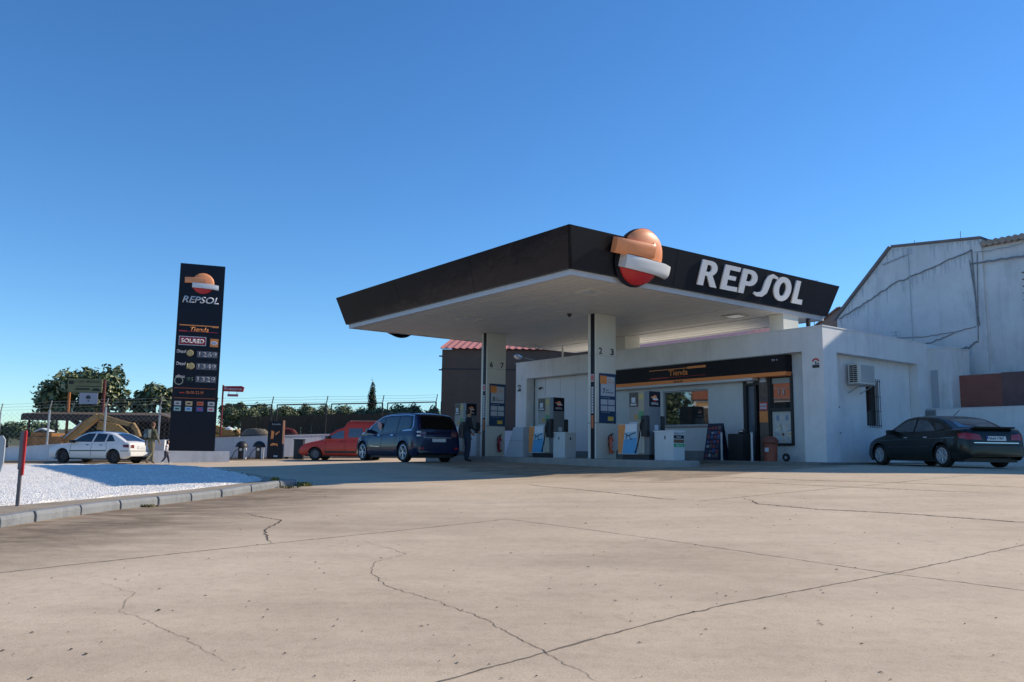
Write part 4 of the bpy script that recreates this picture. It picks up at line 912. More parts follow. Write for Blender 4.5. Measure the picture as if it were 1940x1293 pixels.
for k in range(7): z = 6.62 - k * .23; mb.box(4.32, 4.44, -.03, .079, z - .02, z + .0)
mb.box(4.42, 4.6, .05, .079, 7.05, 7.3); mb.build('wall_bracket', mat('rust_dark', (.10, .07, .06), .8), gb)
# grime where the cables drip
ST = mat('wall_grime', (.42, .44, .46), .95, col2=(.60, .62, .64), vscale=2.2)
# television aerials
def aerial(x, y, z0, h, label, els, ln, ang=0, dy=0):
    t_ = sthing('aerial', label, 'aerial', x, y, z0)
    MB().cyl((0, 0, 0), (0, 0, h), .018, n=6).build('mast', GALV, t_)
    mb = MB()
    if els > 5:
        c_, s_ = math.cos(ang), math.sin(ang); zt = h - .25
        mb.cyl((-ln * c_, 0, zt - ln*s_), (.15 * c_, 0, zt + .15*s_), .012, n=5)
        for k in range(els): d = -ln + k * (ln) / els; w = .10 + .02 * (k % 3); mb.cyl((d*c_ , -w, zt + d*s_), (d*c_, w, zt + d*s_), .008, n=4); mb.cyl((d*c_-.03, 0, zt + d*s_ - .07), (d*c_ + .03, 0, zt + d*s_ + .07), .008, n=4)
    else:
        for k in range(els): mb.cyl((-ln + .05*k, 0, h - .06 - k*.11), (ln - .05*k, 0, h - .06 - k*.11), .008, n=4)
    mb.build('antenna', GALV, t_)
aerial(-1.2, 7.6, 4.9, 4.15, 'tall mast aerial with long toothed antenna in front of the white gable', 14, 1.0, .22)
aerial(-4.71, 7.0, 5.1, 3.25, 'thin aerial rising behind the right end of the black canopy', 3, .28)
aerial(-1.75, 7.5, 5.12, .95, 'short thin twin-rod aerial on the extension roof', 2, .2); 
for x_, lab in ((-1.45, 'left bare rod above the ridge of the white gable'), (.2, 'right bare rod above the ridge of the white gable')):
    t_ = sthing('lightning_rod', lab, 'rod', x_, 8.6, 9.1); MB().cyl((0, 0, -.3), (0, 0, .45), .012, n=5).build('rod', GREYM, t_)
# brownish gabled house just behind the canopy end
hb = sthing('rear_house', 'small brown gabled house peeping between the canopy end and the white gable', 'house', -7.2, 12, 1.0)
mb = MB(); mb.prism([(-1.2, 0), (2.5, 0), (2.5, 6.3), (.56, 7.02), (-.1, 6.72), (-1.2, 6.0)], 0, 4, 'y'); mb.build('wall', mat('brown_render', (.24, .17, .14), .9, var=.1), hb)
mb = MB(); slab(-1.25, 5.98, .56, 7.04, .08, -.08, 4.1); slab(.56, 7.04, 2.55, 6.3, .08, -.08, 4.1); mb.build('roof', mat('brown_tile', (.20, .12, .10), .9), hb)
# long low tiled house behind the parapet
hc = sthing('tiled_house', 'mauve-roofed house line just above the shop parapet', 'house', -16, 12.0, 1.0)
mb = MB(); mb.box(-4.5, 3.6, 0, 6, 0, 6.2); mb.build('wall', mat('mauve_render', (.30, .24, .28), .9, var=.1), hc)
mb = MB(); mb.prism([(-.15, 6.22), (3, 7.4), (6.15, 6.22), (6.15, 6.12), (-.15, 6.12)], -4.7, 3.8, 'x'); mb.build('roof', mat('mauve_tile', (.30, .17, .20), .9, var=.2, vscale=4), hc)
# tall block outside the picture on the right; throws the long shade over the forecourt edge
ta = sthing('apartment_block', 'tall pale gable-roofed apartment block beyond the right edge', 'building', 8.5, 12, 1.0)
mb = MB(); pf = [(2.6, 11.2), (3.65, 11.7), (4.04, 11.86), (5.0, 11.9), (6.3, 11.55), (7.9, 10.8), (9.2, 9.9), (10.0, 9.3), (14, 7.0)]
mb.prism([(2.6-8.5, 0), (14-8.5, 0)] + [(a - 8.5, z) for a, z in pf[::-1]], 0, 10, 'y'); mb.build('wall', WHITE, ta)
# ================================================================ LEFT SIDE: totem, wall, fence, yard
tp = at(363, 854, 37.5); TZ = 1.36
tot = thing('price_totem', 'tall black price totem with round emblem and fuel prices on a white planter', 'totem', (tp.x, tp.y, TZ), R(90 - 69))
TW, TH = .975, 8.60
MB().box(-TW, TW, 0, .45, 0, TH, bev=.01).build('body', TOTEMB, tot)
def TF(px, py, d=.0):       # photo pixel on the totem face -> local face basis
    v = (py - 500) / 354.0; h = TH * (1 - (v + .0)); xl = 346 + (322-346) * v; xr = 425 + (403-425) * v
    return (-TW + 2*TW * (px - xl) / (xr - xl), h - .15 * ((px - xl) / (xr - xl)) * 0)
def TB(x, z, d=.0): return basis((x, -.001 - d, z), (1, 0, 0), (0, 0, 1))
x, z = TF(385, 536.5); emblem('emblem', TB(x, z, .01), .49, tot, flat=.5, back=False)
def ttext(nm, s_, x0, y0, x1, y1, m_, **k):     # box given in photo pixels
    a = TF(x0, y1); c = TF(x1, y0); return text(nm, s_, m_, tot, TB(a[0], a[1], .004), c[0]-a[0], abs(c[1]-a[1]), ext=.012, **k)
ttext('lettering', 'REPSOL', 348, 562, 413, 575, mat('totem_lettering', (.50, .53, .58), .5), bold=.04, shear=.25)
def tbox(mb, x0, y0, x1, y1, m=0, d=.008, o=0):
    a = TF(x0, y1); c = TF(x1, y0); mb.box(a[0], c[0], -.001 - d - o, -.001 - o, a[1], c[1], m=m)
mb = MB(); tbox(mb, 343, 617, 400, 619); tbox(mb, 400, 617, 412, 620.5); tbox(mb, 342, 628, 356, 630.3, m=1); tbox(mb, 356, 629, 410, 630, m=1); mb.parts('accent_stripe', [ORANGE, mat('pinkish_red', (.45, .03, .06), .5)], tot)
ttext('lettering', 'Tienda', 361, 621, 394, 629.5, ORANGE, bold=.03, shear=.2)
mb = MB(); tbox(mb, 341, 639, 390, 656, m=0); tbox(mb, 342.3, 640.4, 388.7, 654.6, m=1, o=.009); bd = mb.build('card_badge', [PALE, mat('badge_red', (.30, .015, .03), .5)], tot)
a = TF(345, 651.5); c = TF(386, 643.5); text('lettering', 'SOLRED', LETW, bd, TB(a[0], a[1], .02), c[0]-a[0], c[1]-a[1], ext=.006, bold=.035)
mb = MB(); tbox(mb, 396, 641.5, 411.5, 657, m=0); mb.build('card_badge', [ORANGE], tot)
x, z = TF(403.5, 649.5); mb = MB(); mb.lathe([(.001, 0), (.15, 0), (.15, .01), (.001, .01)], 20, TB(x, z, .01) @ Matrix.Diagonal((1, .55, 1, 1))); mb.build('badge_oval', [LETW], tot)
text('lettering', 'ESSO', mat('badge_blue', (.03, .05, .3), .5), tot, TB(x - .10, z - .035, .021), .20, .07, ext=.004, bold=.03)
PD = mat('price_display', (.115, .12, .145), .5, var=.12, vscale=8); PDG = mat('price_digit', (.27, .28, .32), .5)
LETT = mat('totem_lettering', (.50, .53, .58), .5)
for i, (y0, nm, pr) in enumerate(((666, 'Diesel', '1.269'), (689, 'Diesel', '1.349'), (713, 'efitec', '1.329'))):
    xl = 338 - i * 1.3
    sh_ = -i * 1.6
    ttext('grade_name', nm, xl, y0 - 1, xl + 16, y0 + 5, LETT, bold=.015)
    mb = MB(); tbox(mb, 373 + sh_, y0, 410 + sh_, y0 + 12); pd_ = mb.build('price_display', PD, tot)
    a = TF(376 + sh_, y0 + 10.4); c = TF(408 + sh_, y0 + 1.6); text('price', pr.replace('.', ''), PDG, pd_, TB(a[0], a[1], .0095), c[0]-a[0], c[1]-a[1], ext=.004, bold=.02)
mb = MB()
def disc(px, py, rx, m): x, z = TF(px, py); mb.lathe([(.001, 0), (rx, 0), (rx*.9, .03), (.001, .03)], 18, TB(x, z, 0), m=m)
def ring(px, py, rx, w, m): x, z = TF(px, py); mb.lathe([(rx - w, 0), (rx, 0), (rx, .02), (rx - w, .02), (rx - w, 0)], 24, TB(x, z, 0), m=m)
disc(361, 670.5, .15, 0); disc(362.5, 695, .15, 0); x, z = TF(362.5, 695)
ring(341, 723, .19, .035, 1); mb.parts('grade_symbol', [mat('gold_print', (.45, .36, .16), .5), mat('ring_green', (.32, .38, .28), .5)], tot)
ttext('grade_name', '1', 354.5, 690, 357.5, 700, mat('gold_print', (.45, .36, .16), .5), bold=.06)
ttext('grade_name', '95', 354, 716, 366, 724, mat('dim_green', (.02, .07, .05), .5), bold=.03)
mb = MB()
for q in ((332, 736, 405, 737.2), (332, 754.6, 405, 755.8), (332, 737.3, 333.2, 754.5), (403.8, 737.3, 405, 754.5)): tbox(mb, *q)
hb_ = mb.build('opening_hours_frame', mat('dull_orange', (.30, .08, .03), .5), tot)
ttext('opening_hours', '06.00-22.00', 353, 742, 384, 747, mat('dull_orange', (.30, .08, .03), .5), bold=.01); mb = MB(); tbox(mb, 342, 744.5, 351, 746); mb.build('hours_mark', RED, tot)
mb = MB(); k = 0
cols = [((.45, .46, .47), (.50, .38, .22), (.38, .12, .06), (.48, .50, .52)), ((.25, .42, .45), (.30, .48, .60), (.06, .10, .35), (.45, .46, .50))]
cm = []
for r_ in range(2):
    for c_ in range(4):
        cm.append(mat('card_%d%d' % (r_, c_), cols[r_][c_], .5)); xx = 332.5 + c_ * 19.6 - r_ * .8; yy = 761 + r_ * 10.3; tbox(mb, xx, yy, xx + 12.5, yy + 8, m=k); k += 1
mb.parts('payment_card_sign', cm, tot); mb = MB()
cm += [DARKP, RED, mat('card_blue', (.03, .12, .45), .5)]
for (r_, c_, mm) in ((0, 0, 8), (0, 1, 8), (0, 2, 9), (0, 3, 8), (1, 0, 8), (1, 1, 10), (1, 2, 9), (1, 3, 9)):
    xx = 332.5 + c_ * 19.6 - r_ * .8; yy = 761 + r_ * 10.3; tbox(mb, xx + 3, yy + 2.8, xx + 9.5, yy + 5.2, m=mm, o=.009, d=.003)
mb.parts('card_mark', cm, tot)
pl = thing('planter', 'low white rendered planter wall at the foot of the price totem', 'planter', (tp.x, tp.y, 0), R(90 - 69))
mb = MB(); x0, x1 = -1.62, 1.62
mb.box(x0, x1, -.42, -.27, .3, TZ + .03); mb.box(x0, x0 + .15, -.269, .75, .3, TZ + .03); mb.box(x1 - .15, x1, -.269, .75, .3, TZ + .03); mb.box(x0 + .151, x1 - .151, .60, .75, .3, TZ + .03)
mb.build('wall', WALLW, pl); mb = MB(); mb.box(x0 + .151, x1 - .151, -.268, .598, .3, TZ - .004); mb.build('soil', SOIL, pl)

# ---- white boundary wall along the yard
WP = [(at(-120, 850, 38.0), 1.25), (at(0, 851, 38.2), 1.36), (at(143, 841, 39), 1.66), (at(321, 835.5, 40), 1.87), (at(404, 832, 41), 1.99), (at(540, 827, 42), 2.17), (at(626, 824, 43), 2.28), (at(838, 818, 44.6), 2.55), (at(990, 816, 45.4), 2.62)]
def on_wall(px, off=0.0):
    """ground point of the wall line seen at pixel column px"""
    for (p, h), (q, h2) in zip(WP[:-1], WP[1:]):
        a, b_ = 970 + FPX * p.x / p.y, 970 + FPX * q.x / q.y     # close enough columns
        k = (px - a) / (b_ - a)
        if k <= 1.0 or q is WP[-1][0]:
            w = p.lerp(q, k); n = Vector((q.y - p.y, -(q.x - p.x), 0)).normalized(); hh = h + (h2-h)*k
            return Vector((w.x + n.x*off, w.y + n.y*off, 0)), hh
bwl = thing('boundary_wall', 'long low white boundary wall running behind totem, air posts and red van', 'wall', (WP[3][0].x, WP[3][0].y, 0))
mb = MB(); o0 = Vector((WP[3][0].x, WP[3][0].y, 0))
for i, ((p, h), (q, h2)) in enumerate(zip(WP[:-1], WP[1:])):
    d = (q - p); d.z = 0; n = Vector((-d.y, d.x, 0)).normalized() * .2
    for m_, lo, hi, w0, w1 in ((0, None, 0, 0, 1.0), (1, 0, .05, -.02, 1.1)):
        P0, P1 = Vector((p.x, p.y, 0)) - o0, Vector((q.x, q.y, 0)) - o0
        A_, B_ = P0 + n * w0 * 1 - (n.normalized() * .02 if m_ else Vector()), P1 - (n.normalized() * .02 if m_ else Vector()) + n * w0
        C_, D_ = P1 + n * w1, P0 + n * w1
        zl0, zl1 = (0, 0) if m_ == 0 else (h + .002, h2 + .002); zh0, zh1 = (h, h2) if m_ == 0 else (h + .05, h2 + .05)
        vs = [mb.bm.verts.new(v) for v in ((A_.x, A_.y, zl0), (B_.x, B_.y, zl1), (C_.x, C_.y, zl1), (D_.x, D_.y, zl0), (A_.x, A_.y, zh0), (B_.x, B_.y, zh1), (C_.x, C_.y, zh1), (D_.x, D_.y, zh0))]
        for f in ((0, 1, 2, 3), (7, 6, 5, 4), (0, 4, 5, 1), (1, 5, 6, 2), (2, 6, 7, 3), (3, 7, 4, 0)): mb.bm.faces.new([vs[k] for k in f]).material_index = m_
bmesh.ops.recalc_face_normals(mb.bm, faces=mb.bm.faces[:]); mb.build('wall', [WALLW, WALLW], bwl)
blk = on_wall(307, .45)[0]
t_ = thing('wall_block', 'short white rendered block beside the totem behind the walking girl', 'wall', (blk.x, blk.y, .7)); MB().box(-.42, .42, -.1, .1, 0, 1.18).build('block', WALLW, t_)
# low pavement along the wall
mb = MB()
for (p, h), (q, h2) in zip(WP[:-1], WP[1:]):
    d = (q - p); d.z = 0; n = Vector((d.y, -d.x, 0)).normalized(); P = [Vector((p.x, p.y, 0)), Vector((q.x, q.y, 0))]
    z0, z1 = gz(p.x, p.y - 1) + .12, gz(q.x, q.y - 1) + .12
    mb.quad([(P[0].x + n.x*1.1, P[0].y + n.y*1.1, z0), (P[1].x + n.x*1.1, P[1].y + n.y*1.1, z1), (P[1].x, P[1].y, z1), (P[0].x, P[0].y, z0)])
    mb.quad([(P[0].x + n.x*1.1, P[0].y + n.y*1.1, z0 - .3), (P[1].x + n.x*1.1, P[1].y + n.y*1.1, z1 - .3), (P[1].x + n.x*1.1, P[1].y + n.y*1.1, z1), (P[0].x + n.x*1.1, P[0].y + n.y*1.1, z0)])
o = mb.build('wall_pavement', PAV); o['kind'] = 'structure'

# ---- wire fence on the wall
FEN = mat('fence_steel', (.022, .022, .026), .6, var=.2)
def fence(name, label, pxs, mat_post, hp, bent, rails, wires=3):
    p0, h0 = on_wall(pxs[0], -.1); f = thing(name, label, 'fence', (p0.x, p0.y, h0))
    pts = []
    for px in pxs: p, h = on_wall(px, -.1); pts.append(Vector((p.x - p0.x, p.y - p0.y, h + .05 - h0)))
    for p in pts:
        mb = MB(); mb.cyl(p, p + Vector((0, 0, hp)), .045, n=6)
        mb.tube([p + Vector((0, 0, hp)), p + Vector((.16 if bent else .07, -.15 * bent, hp + .42))], .025)
        mb.build('post', mat_post, f)
        if rails: mb = MB(); mb.cyl(p + Vector((.28, 0, 0)), p + Vector((.28, 0, hp + .02)), .032, n=5); mb.build('side_post', mat_post, f)
    mb = MB()
    for p, q in zip(pts[:-1], pts[1:]):
        if rails: mb.cyl(p + Vector((.28, 0, hp)), q + Vector((-.02, 0, hp)), .034, n=5); mb.cyl(p + Vector((.28, 0, .06)), q + Vector((-.02, 0, .06)), .016, n=5)
    if rails: mb.build('rail', mat_post, f)
    else: mb.bm.free()
    mb = MB()
    for p, q in zip(pts[:-1], pts[1:]):
        for k in range(wires):
            h = hp + .14 * (k + .8); o_ = .16 * bent * (h - hp) / .42; mb.tube([p + Vector((o_, 0, h)), (p+q)/2 + Vector((o_, 0, h - .03)), q + Vector((o_, 0, h))], .005, n=4)
    mb.build('wire', mat_post, f)
    # chain-link mesh as thin crossed strands
    mb = MB()
    for p, q in zip(pts[:-1], pts[1:]):
        d = q - p; L = d.length; u = d / L; n_ = int(L / .22)
        for k in range(-int(hp/.22), n_):
            for s_ in (1, -1):
                a0 = k * .22; a1 = a0 + hp
                lo = max(0, -a0); hi = min(hp, L - a0)
                if hi <= lo: continue
                za, zb_ = (lo, hi) if s_ > 0 else (hp - lo, hp - hi)
                A_, B_ = p + u * (a0 + lo) + Vector((0, 0, za)), p + u * (a0 + hi) + Vector((0, 0, zb_))
                w = Vector((0, 0, .0035)); vs = [mb.bm.verts.new(v) for v in (A_ - w, B_ - w, B_ + w, A_ + w)]; mb.bm.faces.new(vs)
    mb.build('wire_mesh', mat_post, f); return f, pts
fr, frp = fence('wire_fence', 'dark framed wire fence with barbed strands on the wall right of the totem', [412, 517, 621, 725, 828], FEN, 1.55, 0, True)
fl, flp = fence('wire_fence', 'grey bent-topped posts of wire fence on the wall left of the totem', [-60, 4, 97, 203, 306, 345], GALV, 1.62, 1, False)
# reed screens behind the right fence
REED = mat('reed_screen', (.060, .045, .028), .95, col2=(.13, .10, .06), vscale=9, stretch=(6, 6, .5))
rs = thing('reed_screen', 'brown reed screening panels behind the dark wire fence', 'screen', tuple(on_wall(460, -2.2)[0]) )
mb = MB(); a_, ha = on_wall(460, -2.2); c_, hc_ = on_wall(833, -2.2); d = c_ - a_; L = d.length; n_ = int(L / .09); r_ = random.Random(8)
for k in range(n_):
    t0 = k / n_; p = d * t0; z0 = .9; z1 = ha + (hc_-ha)*t0 + 1.12 + r_.uniform(-.03, .05); ww = .046; off = r_.uniform(-.02, .02)
    u = d.normalized() * ww; mb.quad([(p.x - u.x, p.y - u.y + off, z0), (p.x + u.x, p.y + u.y + off, z0), (p.x + u.x, p.y + u.y + off, z1), (p.x - u.x, p.y - u.y + off, z1)])
mb.build('reeds', REED, rs)
rc = thing('parked_car_beyond', 'red vehicle half hidden behind the fence left of the red van', 'car', (0, 0, 0))
p = on_wall(553, -.9)[0]; rc.location = (p.x, p.y, 1.2)
rc.name = 'barrel'; rc['category'] = 'barrel'; rc['label'] = 'red tarpaulin covered load behind the fence above the litter bin'
mb = MB(); mb.lathe([(.001, 0), (.62, 0), (.66, .7), (.62, 1.12), (.42, 1.34), (.001, 1.42)], 18, Matrix.Diagonal((1, .3, 1, 1))); mb.build('tarpaulin', mat('tarp_red', (.16, .018, .018), .8), rc, True)

# ---- forecourt furniture on the left
def air_post(px, label):
    g_ = at(px, 868, 40); z0 = gz(g_.x, g_.y) + .06
    t_ = thing('air_post', label, 'air post', (g_.x, g_.y, z0), 0, 'dome-topped service posts by the white wall')
    MB().box(-.13, .13, -.12, .12, 0, .62, bev=.02).build('pedestal', DARKP, t_, True)
    MB().lathe([(.30, .56), (.30, .60), (.24, .74), (.12, .83), (.001, .85)], 20).lathe([(.001, .56), (.30, .56)], 20).build('dome_hood', BLACKP, t_, True)
    MB().lathe([(.001, 0), (.07, 0), (.07, .02), (.001, .02)], 14, Matrix.Translation((0, -.125, .45)) @ Matrix.Rotation(R(90), 4, 'X')).build('gauge', LIGHTW, t_)
    MB().tube([(-.12, -.05, .5), (-.3, -.1, .35), (-.42, -.1, .08), (-.5, -.1, .02)], .018).tube([(.13, -.02, .4), (.22, -.05, .15), (.2, -.06, .03)], .018).build('hose', BLACKR, t_)
    MB().box(.10, .22, -.10, .08, 0, .55).build('white_side', LIGHTW, t_)
    return t_
air_post(457, 'dome-topped air post nearer the totem planter'); air_post(490, 'dome-topped water post nearer the black advertising board')
g_ = at(521, 867, 40); adb = thing('advertising_board', 'black upright board with orange bent stripes beside the dome-topped posts', 'sign', (g_.x, g_.y, gz(g_.x, g_.y) + .05), R(4))
MB().box(-.37, .37, -.12, .12, 0, 1.80, bev=.01).build('body', TOTEMB, adb)
mb = MB(); mb.box(.33, .42, -.15, -.121, .72, 1.84); mb.build('orange_edge', mat('bright_orange', (.90, .40, .20), .5), adb)
mb = MB(); mb.prism([(-.22, .95), (-.10, .95), (-.06, 1.30), (-.2, 1.36)], -.128, -.121, 'y'); mb.prism([(0, 1.12), (.18, 1.28), (.18, 1.34), (0, 1.22)], -.128, -.121, 'y'); mb.prism([(-.22, .62), (.05, .66), (.12, .58), (.12, .72), (-.1, .76), (-.22, .7)], -.128, -.121, 'y'); mb.build('graphic', ORANGE, adb)
text('heading', 'Lavado', PALE, adb, basis((-.18, -.123, 1.62), (1, 0, 0), (0, 0, 1)), .40, .08, bold=.02); MB().box(-.05, .14, -.128, -.121, .10, .17).build('small_label', PALE, adb)
g_ = at(566, 868, 40); tb = thing('litter_bin', 'tall black litter bin in front of the white wall by the red van', 'bin', (g_.x, g_.y, gz(g_.x, g_.y) + .03))
MB().box(-.22, .22, -.2, .2, 0, .90, bev=.03).build('body', BLACKP, tb, True); MB().box(-.24, .24, -.22, .22, .902, .96, bev=.02).build('lid', DARKP, tb, True)

g_ = at(415, 868, 42); fs = thing('tyre_shop_sign', 'small red sign reading Firestone on a thin red pole right of the totem', 'sign', (g_.x, g_.y, 1.0), R(5))
MB().cyl((0, 0, 0), (0, 0, 3.72), .045, n=8).build('pole', mat('red_pole', (.25, .02, .03), .5), fs)
MB().prism([(.03, 3.40), (1.0, 3.38), (1.05, 3.62), (.92, 3.68), (.06, 3.66)], -.06, .06, 'y').build('sign_box', mat('sign_red', (.40, .01, .03), .5), fs)
text('lettering', 'Firestone', LETW, fs, basis((.09, -.062, 3.46), (1, 0, 0), (0, 0, 1)), .86, .14, bold=.03)
MB().box(.24, .77, -.04, .04, 3.14, 3.26).build('lower_plate', mat('faded_pink', (.45, .16, .22), .6), fs); MB().cyl((.3, 0, 3.26), (.3, 0, 3.4), .012).cyl((.7, 0, 3.26), (.7, 0, 3.4), .012).build('hanger', DARKP, fs)

# ---- yard beyond: billboard, shed roof, machines
YEL = mat('machine_yellow', (.29, .175, .05), .6, var=.35, vscale=2.5)
bbp = at(160, 787, 50); bb = thing('billboard', 'weathered olive yard billboard on orange posts in front of the trees', 'billboard', (bbp.x, bbp.y, .6), R(4))
MB().cyl((-.98, 0, 0), (-.98, 0, 4.4), .085, n=8).build('post', mat('orange_post', (.42, .14, .035), .6), bb); MB().cyl((1.02, .05, 0), (1.02, .05, 4.95), .10, n=8).build('post', mat('rust_post', (.13, .03, .025), .7), bb)
MB().box(-1.05, .96, -.14, -.09, 4.14, 4.98).build('board', mat('billboard_olive', (.22, .21, .10), .7, var=.15, vscale=4), bb)
text('lettering', 'J. CARO MEDIANO', mat('board_black', (.03, .03, .02), .7), bb, basis((-.68, -.141, 4.68), (1, 0, 0), (0, 0, 1)), 1.52, .20, bold=.02)
mb = MB(); mb.box(-.6, .9, -.146, -.141, 4.50, 4.54); mb.box(-.6, .25, -.146, -.141, 4.30, 4.40); mb.prism([(.35, 4.25), (.45, 4.38), (.65, 4.42), (.85, 4.34), (.9, 4.25)], -.146, -.141, 'y'); mb.box(-1.0, -.72, -.146, -.141, 4.64, 4.86); mb.build('small_print', mat('board_black', (.03, .03, .02), .7), bb)
MB().box(-.30, .78, -.20, -.185, 3.45, 4.12).build('banner', mat('banner_white', (.52, .48, .52), .7), bb)
mb = MB(); mb.prism(arc(.22, 3.85, .14, .12, -10, 190, 8), -.208, -.201, 'y'); mb.prism([(.05, 3.82), (.4, 3.82), (.32, 3.76), (.14, 3.76)], -.208, -.201, 'y'); mb.prism(arc(.25, 3.64, .06, .05, 0, 360, 8)[:-1], -.208, -.201, 'y'); mb.build('banner_print', DARKP, bb)

s0 = at(150, 800, 47); sh_ = thing('open_shed', 'long low dark open shed with flat sheet roof behind the left wall', 'shed', (s0.x, s0.y, .6), R(2))
SHED = mat('shed_brown', (.055, .042, .034), .9, var=.3, vscale=3)
xa, xb = at(48, 790, 47).x - s0.x, at(322, 790, 47).x - s0.x
mb = MB(); mb.prism([(-.3, 2.55), (4.5, 2.95), (4.5, 3.03), (-.3, 2.70)], xa, xb, 'x'); mb.box(xa, xb, -.34, -.30, 2.35, 2.62)
for k in range(int((xb-xa)/.25)): mb.cyl((xa + .12 + k*.25, -.34, 2.71), (xa + .12 + k*.25, 4.5, 3.03), .03, n=5)
mb.build('roof', SHED, sh_)
mb = MB(); mb.box(xa + 1.2, xb, 4.3, 4.45, 0, 2.9); mb.box(xb - .1, xb, 0, 4.29, 0, 2.6); mb.build('back_wall', SHED, sh_)
for k in range(6): MB().cyl((xa + .3 + k*(xb-xa-.6)/5, 0, 0), (xa + .3 + k*(xb-xa-.6)/5, 0, 2.5), .06, n=6).build('post', SHED, sh_)
MB().tube([(xb - .4, -.45, 2.78), (xb + .9, -.5, 2.42)], .07).build('roof_gutter', mat('rust_pale', (.42, .30, .22), .7), sh_)

ep = at(160, 842, 43.5); exv = thing('excavator', 'old yellow digger with raised bent boom behind the white wall', 'excavator', (ep.x, ep.y, .65))
def xz(px, py): q = at(px, py, 43.5); return (q.x - ep.x, q.z - .65)
def beam(pts, w, y, nm, par, m_=YEL):
    mb = MB()
    for (a, wa), (b2, wb) in zip(pts[:-1], pts[1:]):
        dx, dz = b2[0]-a[0], b2[1]-a[1]; l = math.hypot(dx, dz); nx, nz_ = -dz/l, dx/l
        mb.prism([(a[0]+nx*wa, a[1]+nz_*wa), (a[0]-nx*wa, a[1]-nz_*wa), (b2[0]-nx*wb, b2[1]-nz_*wb), (b2[0]+nx*wb, b2[1]+nz_*wb)], y - w, y + w, 'y')
    return mb.build(nm, m_, par)
bmo = beam([(xz(112, 842), .17), (xz(150, 815), .22), (xz(187, 788), .13)], .16, 0, 'boom', exv)
beam([(xz(187, 788), .13), (xz(222, 799), .12), (xz(252, 806), .10)], .11, .0, 'stick', exv); beam([(xz(250, 804), .13), (xz(258, 815), .11), (xz(264, 828), .08)], .12, .01, 'bucket_link', exv)
beam([(xz(180, 805), .22), (xz(214, 812), .24), (xz(236, 824), .10)], .10, .35, 'second_arm', exv, mat('machine_faded', (.30, .20, .06), .6, var=.2))
MB().tube([(xz(118, 838)[0], -.25, xz(118, 838)[1]), (xz(160, 800)[0], -.25, xz(160, 800)[1])], .05).build('hydraulic_ram', GREYM, exv)
b0_ = xz(100, 842); MB().box(b0_[0]-1.1, b0_[0]+.7, -.6, .8, 0, 1.35, bev=.05).box(b0_[0]-.9, b0_[0]+.2, -.55, .75, 1.36, 1.55, bev=.04).build('body', mat('machine_orange', (.26, .12, .03), .7, var=.5, vscale=2), exv, True)
MB().tube([(xz(105, 845)[0], -.4, xz(105, 845)[1]), (xz(125, 826)[0], -.4, xz(125, 826)[1])], .04).build('guard_rail', LIGHTW, exv)
yp = at(430, 830, 45.5); ym = thing('yellow_machine', 'yellow digger arm and bucket seen through the fence right of the totem', 'machine', (yp.x, yp.y, 1.0), 0)
beam([((-.95, 1.55), .18), ((-.2, 1.45), .20), ((.55, 1.15), .14)], .2, 0, 'arm', ym); beam([((.35, .9), .16), ((.5, 1.5), .10), ((.78, 1.25), .04)], .3, 0, 'bucket', ym)
MB().prism([(-.9, .7), (.4, .7), (.5, 1.0), (-.9, 1.5)], -.2, .3, 'y').box(-.9, -.5, -.1, .3, 1.6, 1.75).build('body', YEL, ym); MB().lathe([(.001, 0), (.22, .02), (.2, .12), (.001, .2)], 12, Matrix.Translation((.12, -.1, 1.5))).build('white_cap', LIGHTW, ym, True)
wt = at(78, 814, 60); t_ = thing('parked_boat_cover', 'small white roof glimpsed between bushes at the far left', 'roof', (wt.x, wt.y, wt.z - .3)); t_.name = 'white_hut'; t_['category'] = 'hut'; t_['label'] = 'small white roofed hut glimpsed between bushes at the far left'
mb = MB(); mb.prism([(-.5, .1), (0, .3), (.55, .15), (.55, .22), (0, .4), (-.5, .2)], 0, .8, 'y'); mb.build('roof', LIGHTW, t_); mb = MB(); mb.box(-.42, .45, .1, .7, -2.6, .12); mb.build('wall', SHED, t_)

# ---- dark brown building behind the canopy, with red tile roof
B1 = at(837, 700, 46); B2 = at(971, 700, 46); dirB = Vector((math.cos(R(37.121)), math.sin(R(37.121)), 0))
db = thing('dark_warehouse', 'tall dark brown warehouse with red tiled roof behind the left column', 'building', (B1.x, B1.y, .9))
P = [Vector((0, 0, 0)), Vector((at(1120, 700, 46).x - B1.x, 0, 0))]; P += [P[1] + dirB * 13, P[0] + dirB * 13 + Vector((0, 3, 0)), Vector((-.1, 8, 0))]
BRW = mat('dark_brown_render', (.125, .09, .070), .95, var=.12, vscale=1.2, bump=.2)
MB().prism([(q.x, q.y) for q in P], 0, 6.28, 'z').build('wall', BRW, db)
mb = MB(); mb.box(-.02, P[1].x + .02, -.03, -.001, 5.15, 5.2); mb.box(-.16, -.0, -.1, .0, 5.85, 5.92); mb.box(-.16, 0, -.1, 0, 5.08, 5.15); mb.build('band', DARKP, db)
mb = MB(); n_ = 22; x0, x1 = -.12, P[1].x + .1
for k in range(n_ * 2):
    a0 = x0 + (x1-x0) * k / (n_*2); a1 = x0 + (x1-x0) * (k+1) / (n_*2); h_ = .0 if k % 2 else .06
    mb.quad([(a0, -.18, 6.30 + h_), (a1, -.18, 6.30 + .06 - h_), (a1 + .5, 3.4, 7.38 + .06 - h_), (a0 + .5, 3.4, 7.38 + h_)])
mb.quad([(x0, -.18, 6.29), (x1, -.18, 6.29), (x1 + .5, 3.4, 7.36), (x0 + .5, 3.4, 7.36)]); mb.quad([(x0 + .5, 3.4, 7.36), (x1 + .5, 3.4, 7.36), (x1, 7.6, 6.3), (x0, 7.6, 6.3)])
mb.build('tile_roof', mat('red_tile', (.46, .17, .15), .85, var=.12, vscale=6), db)

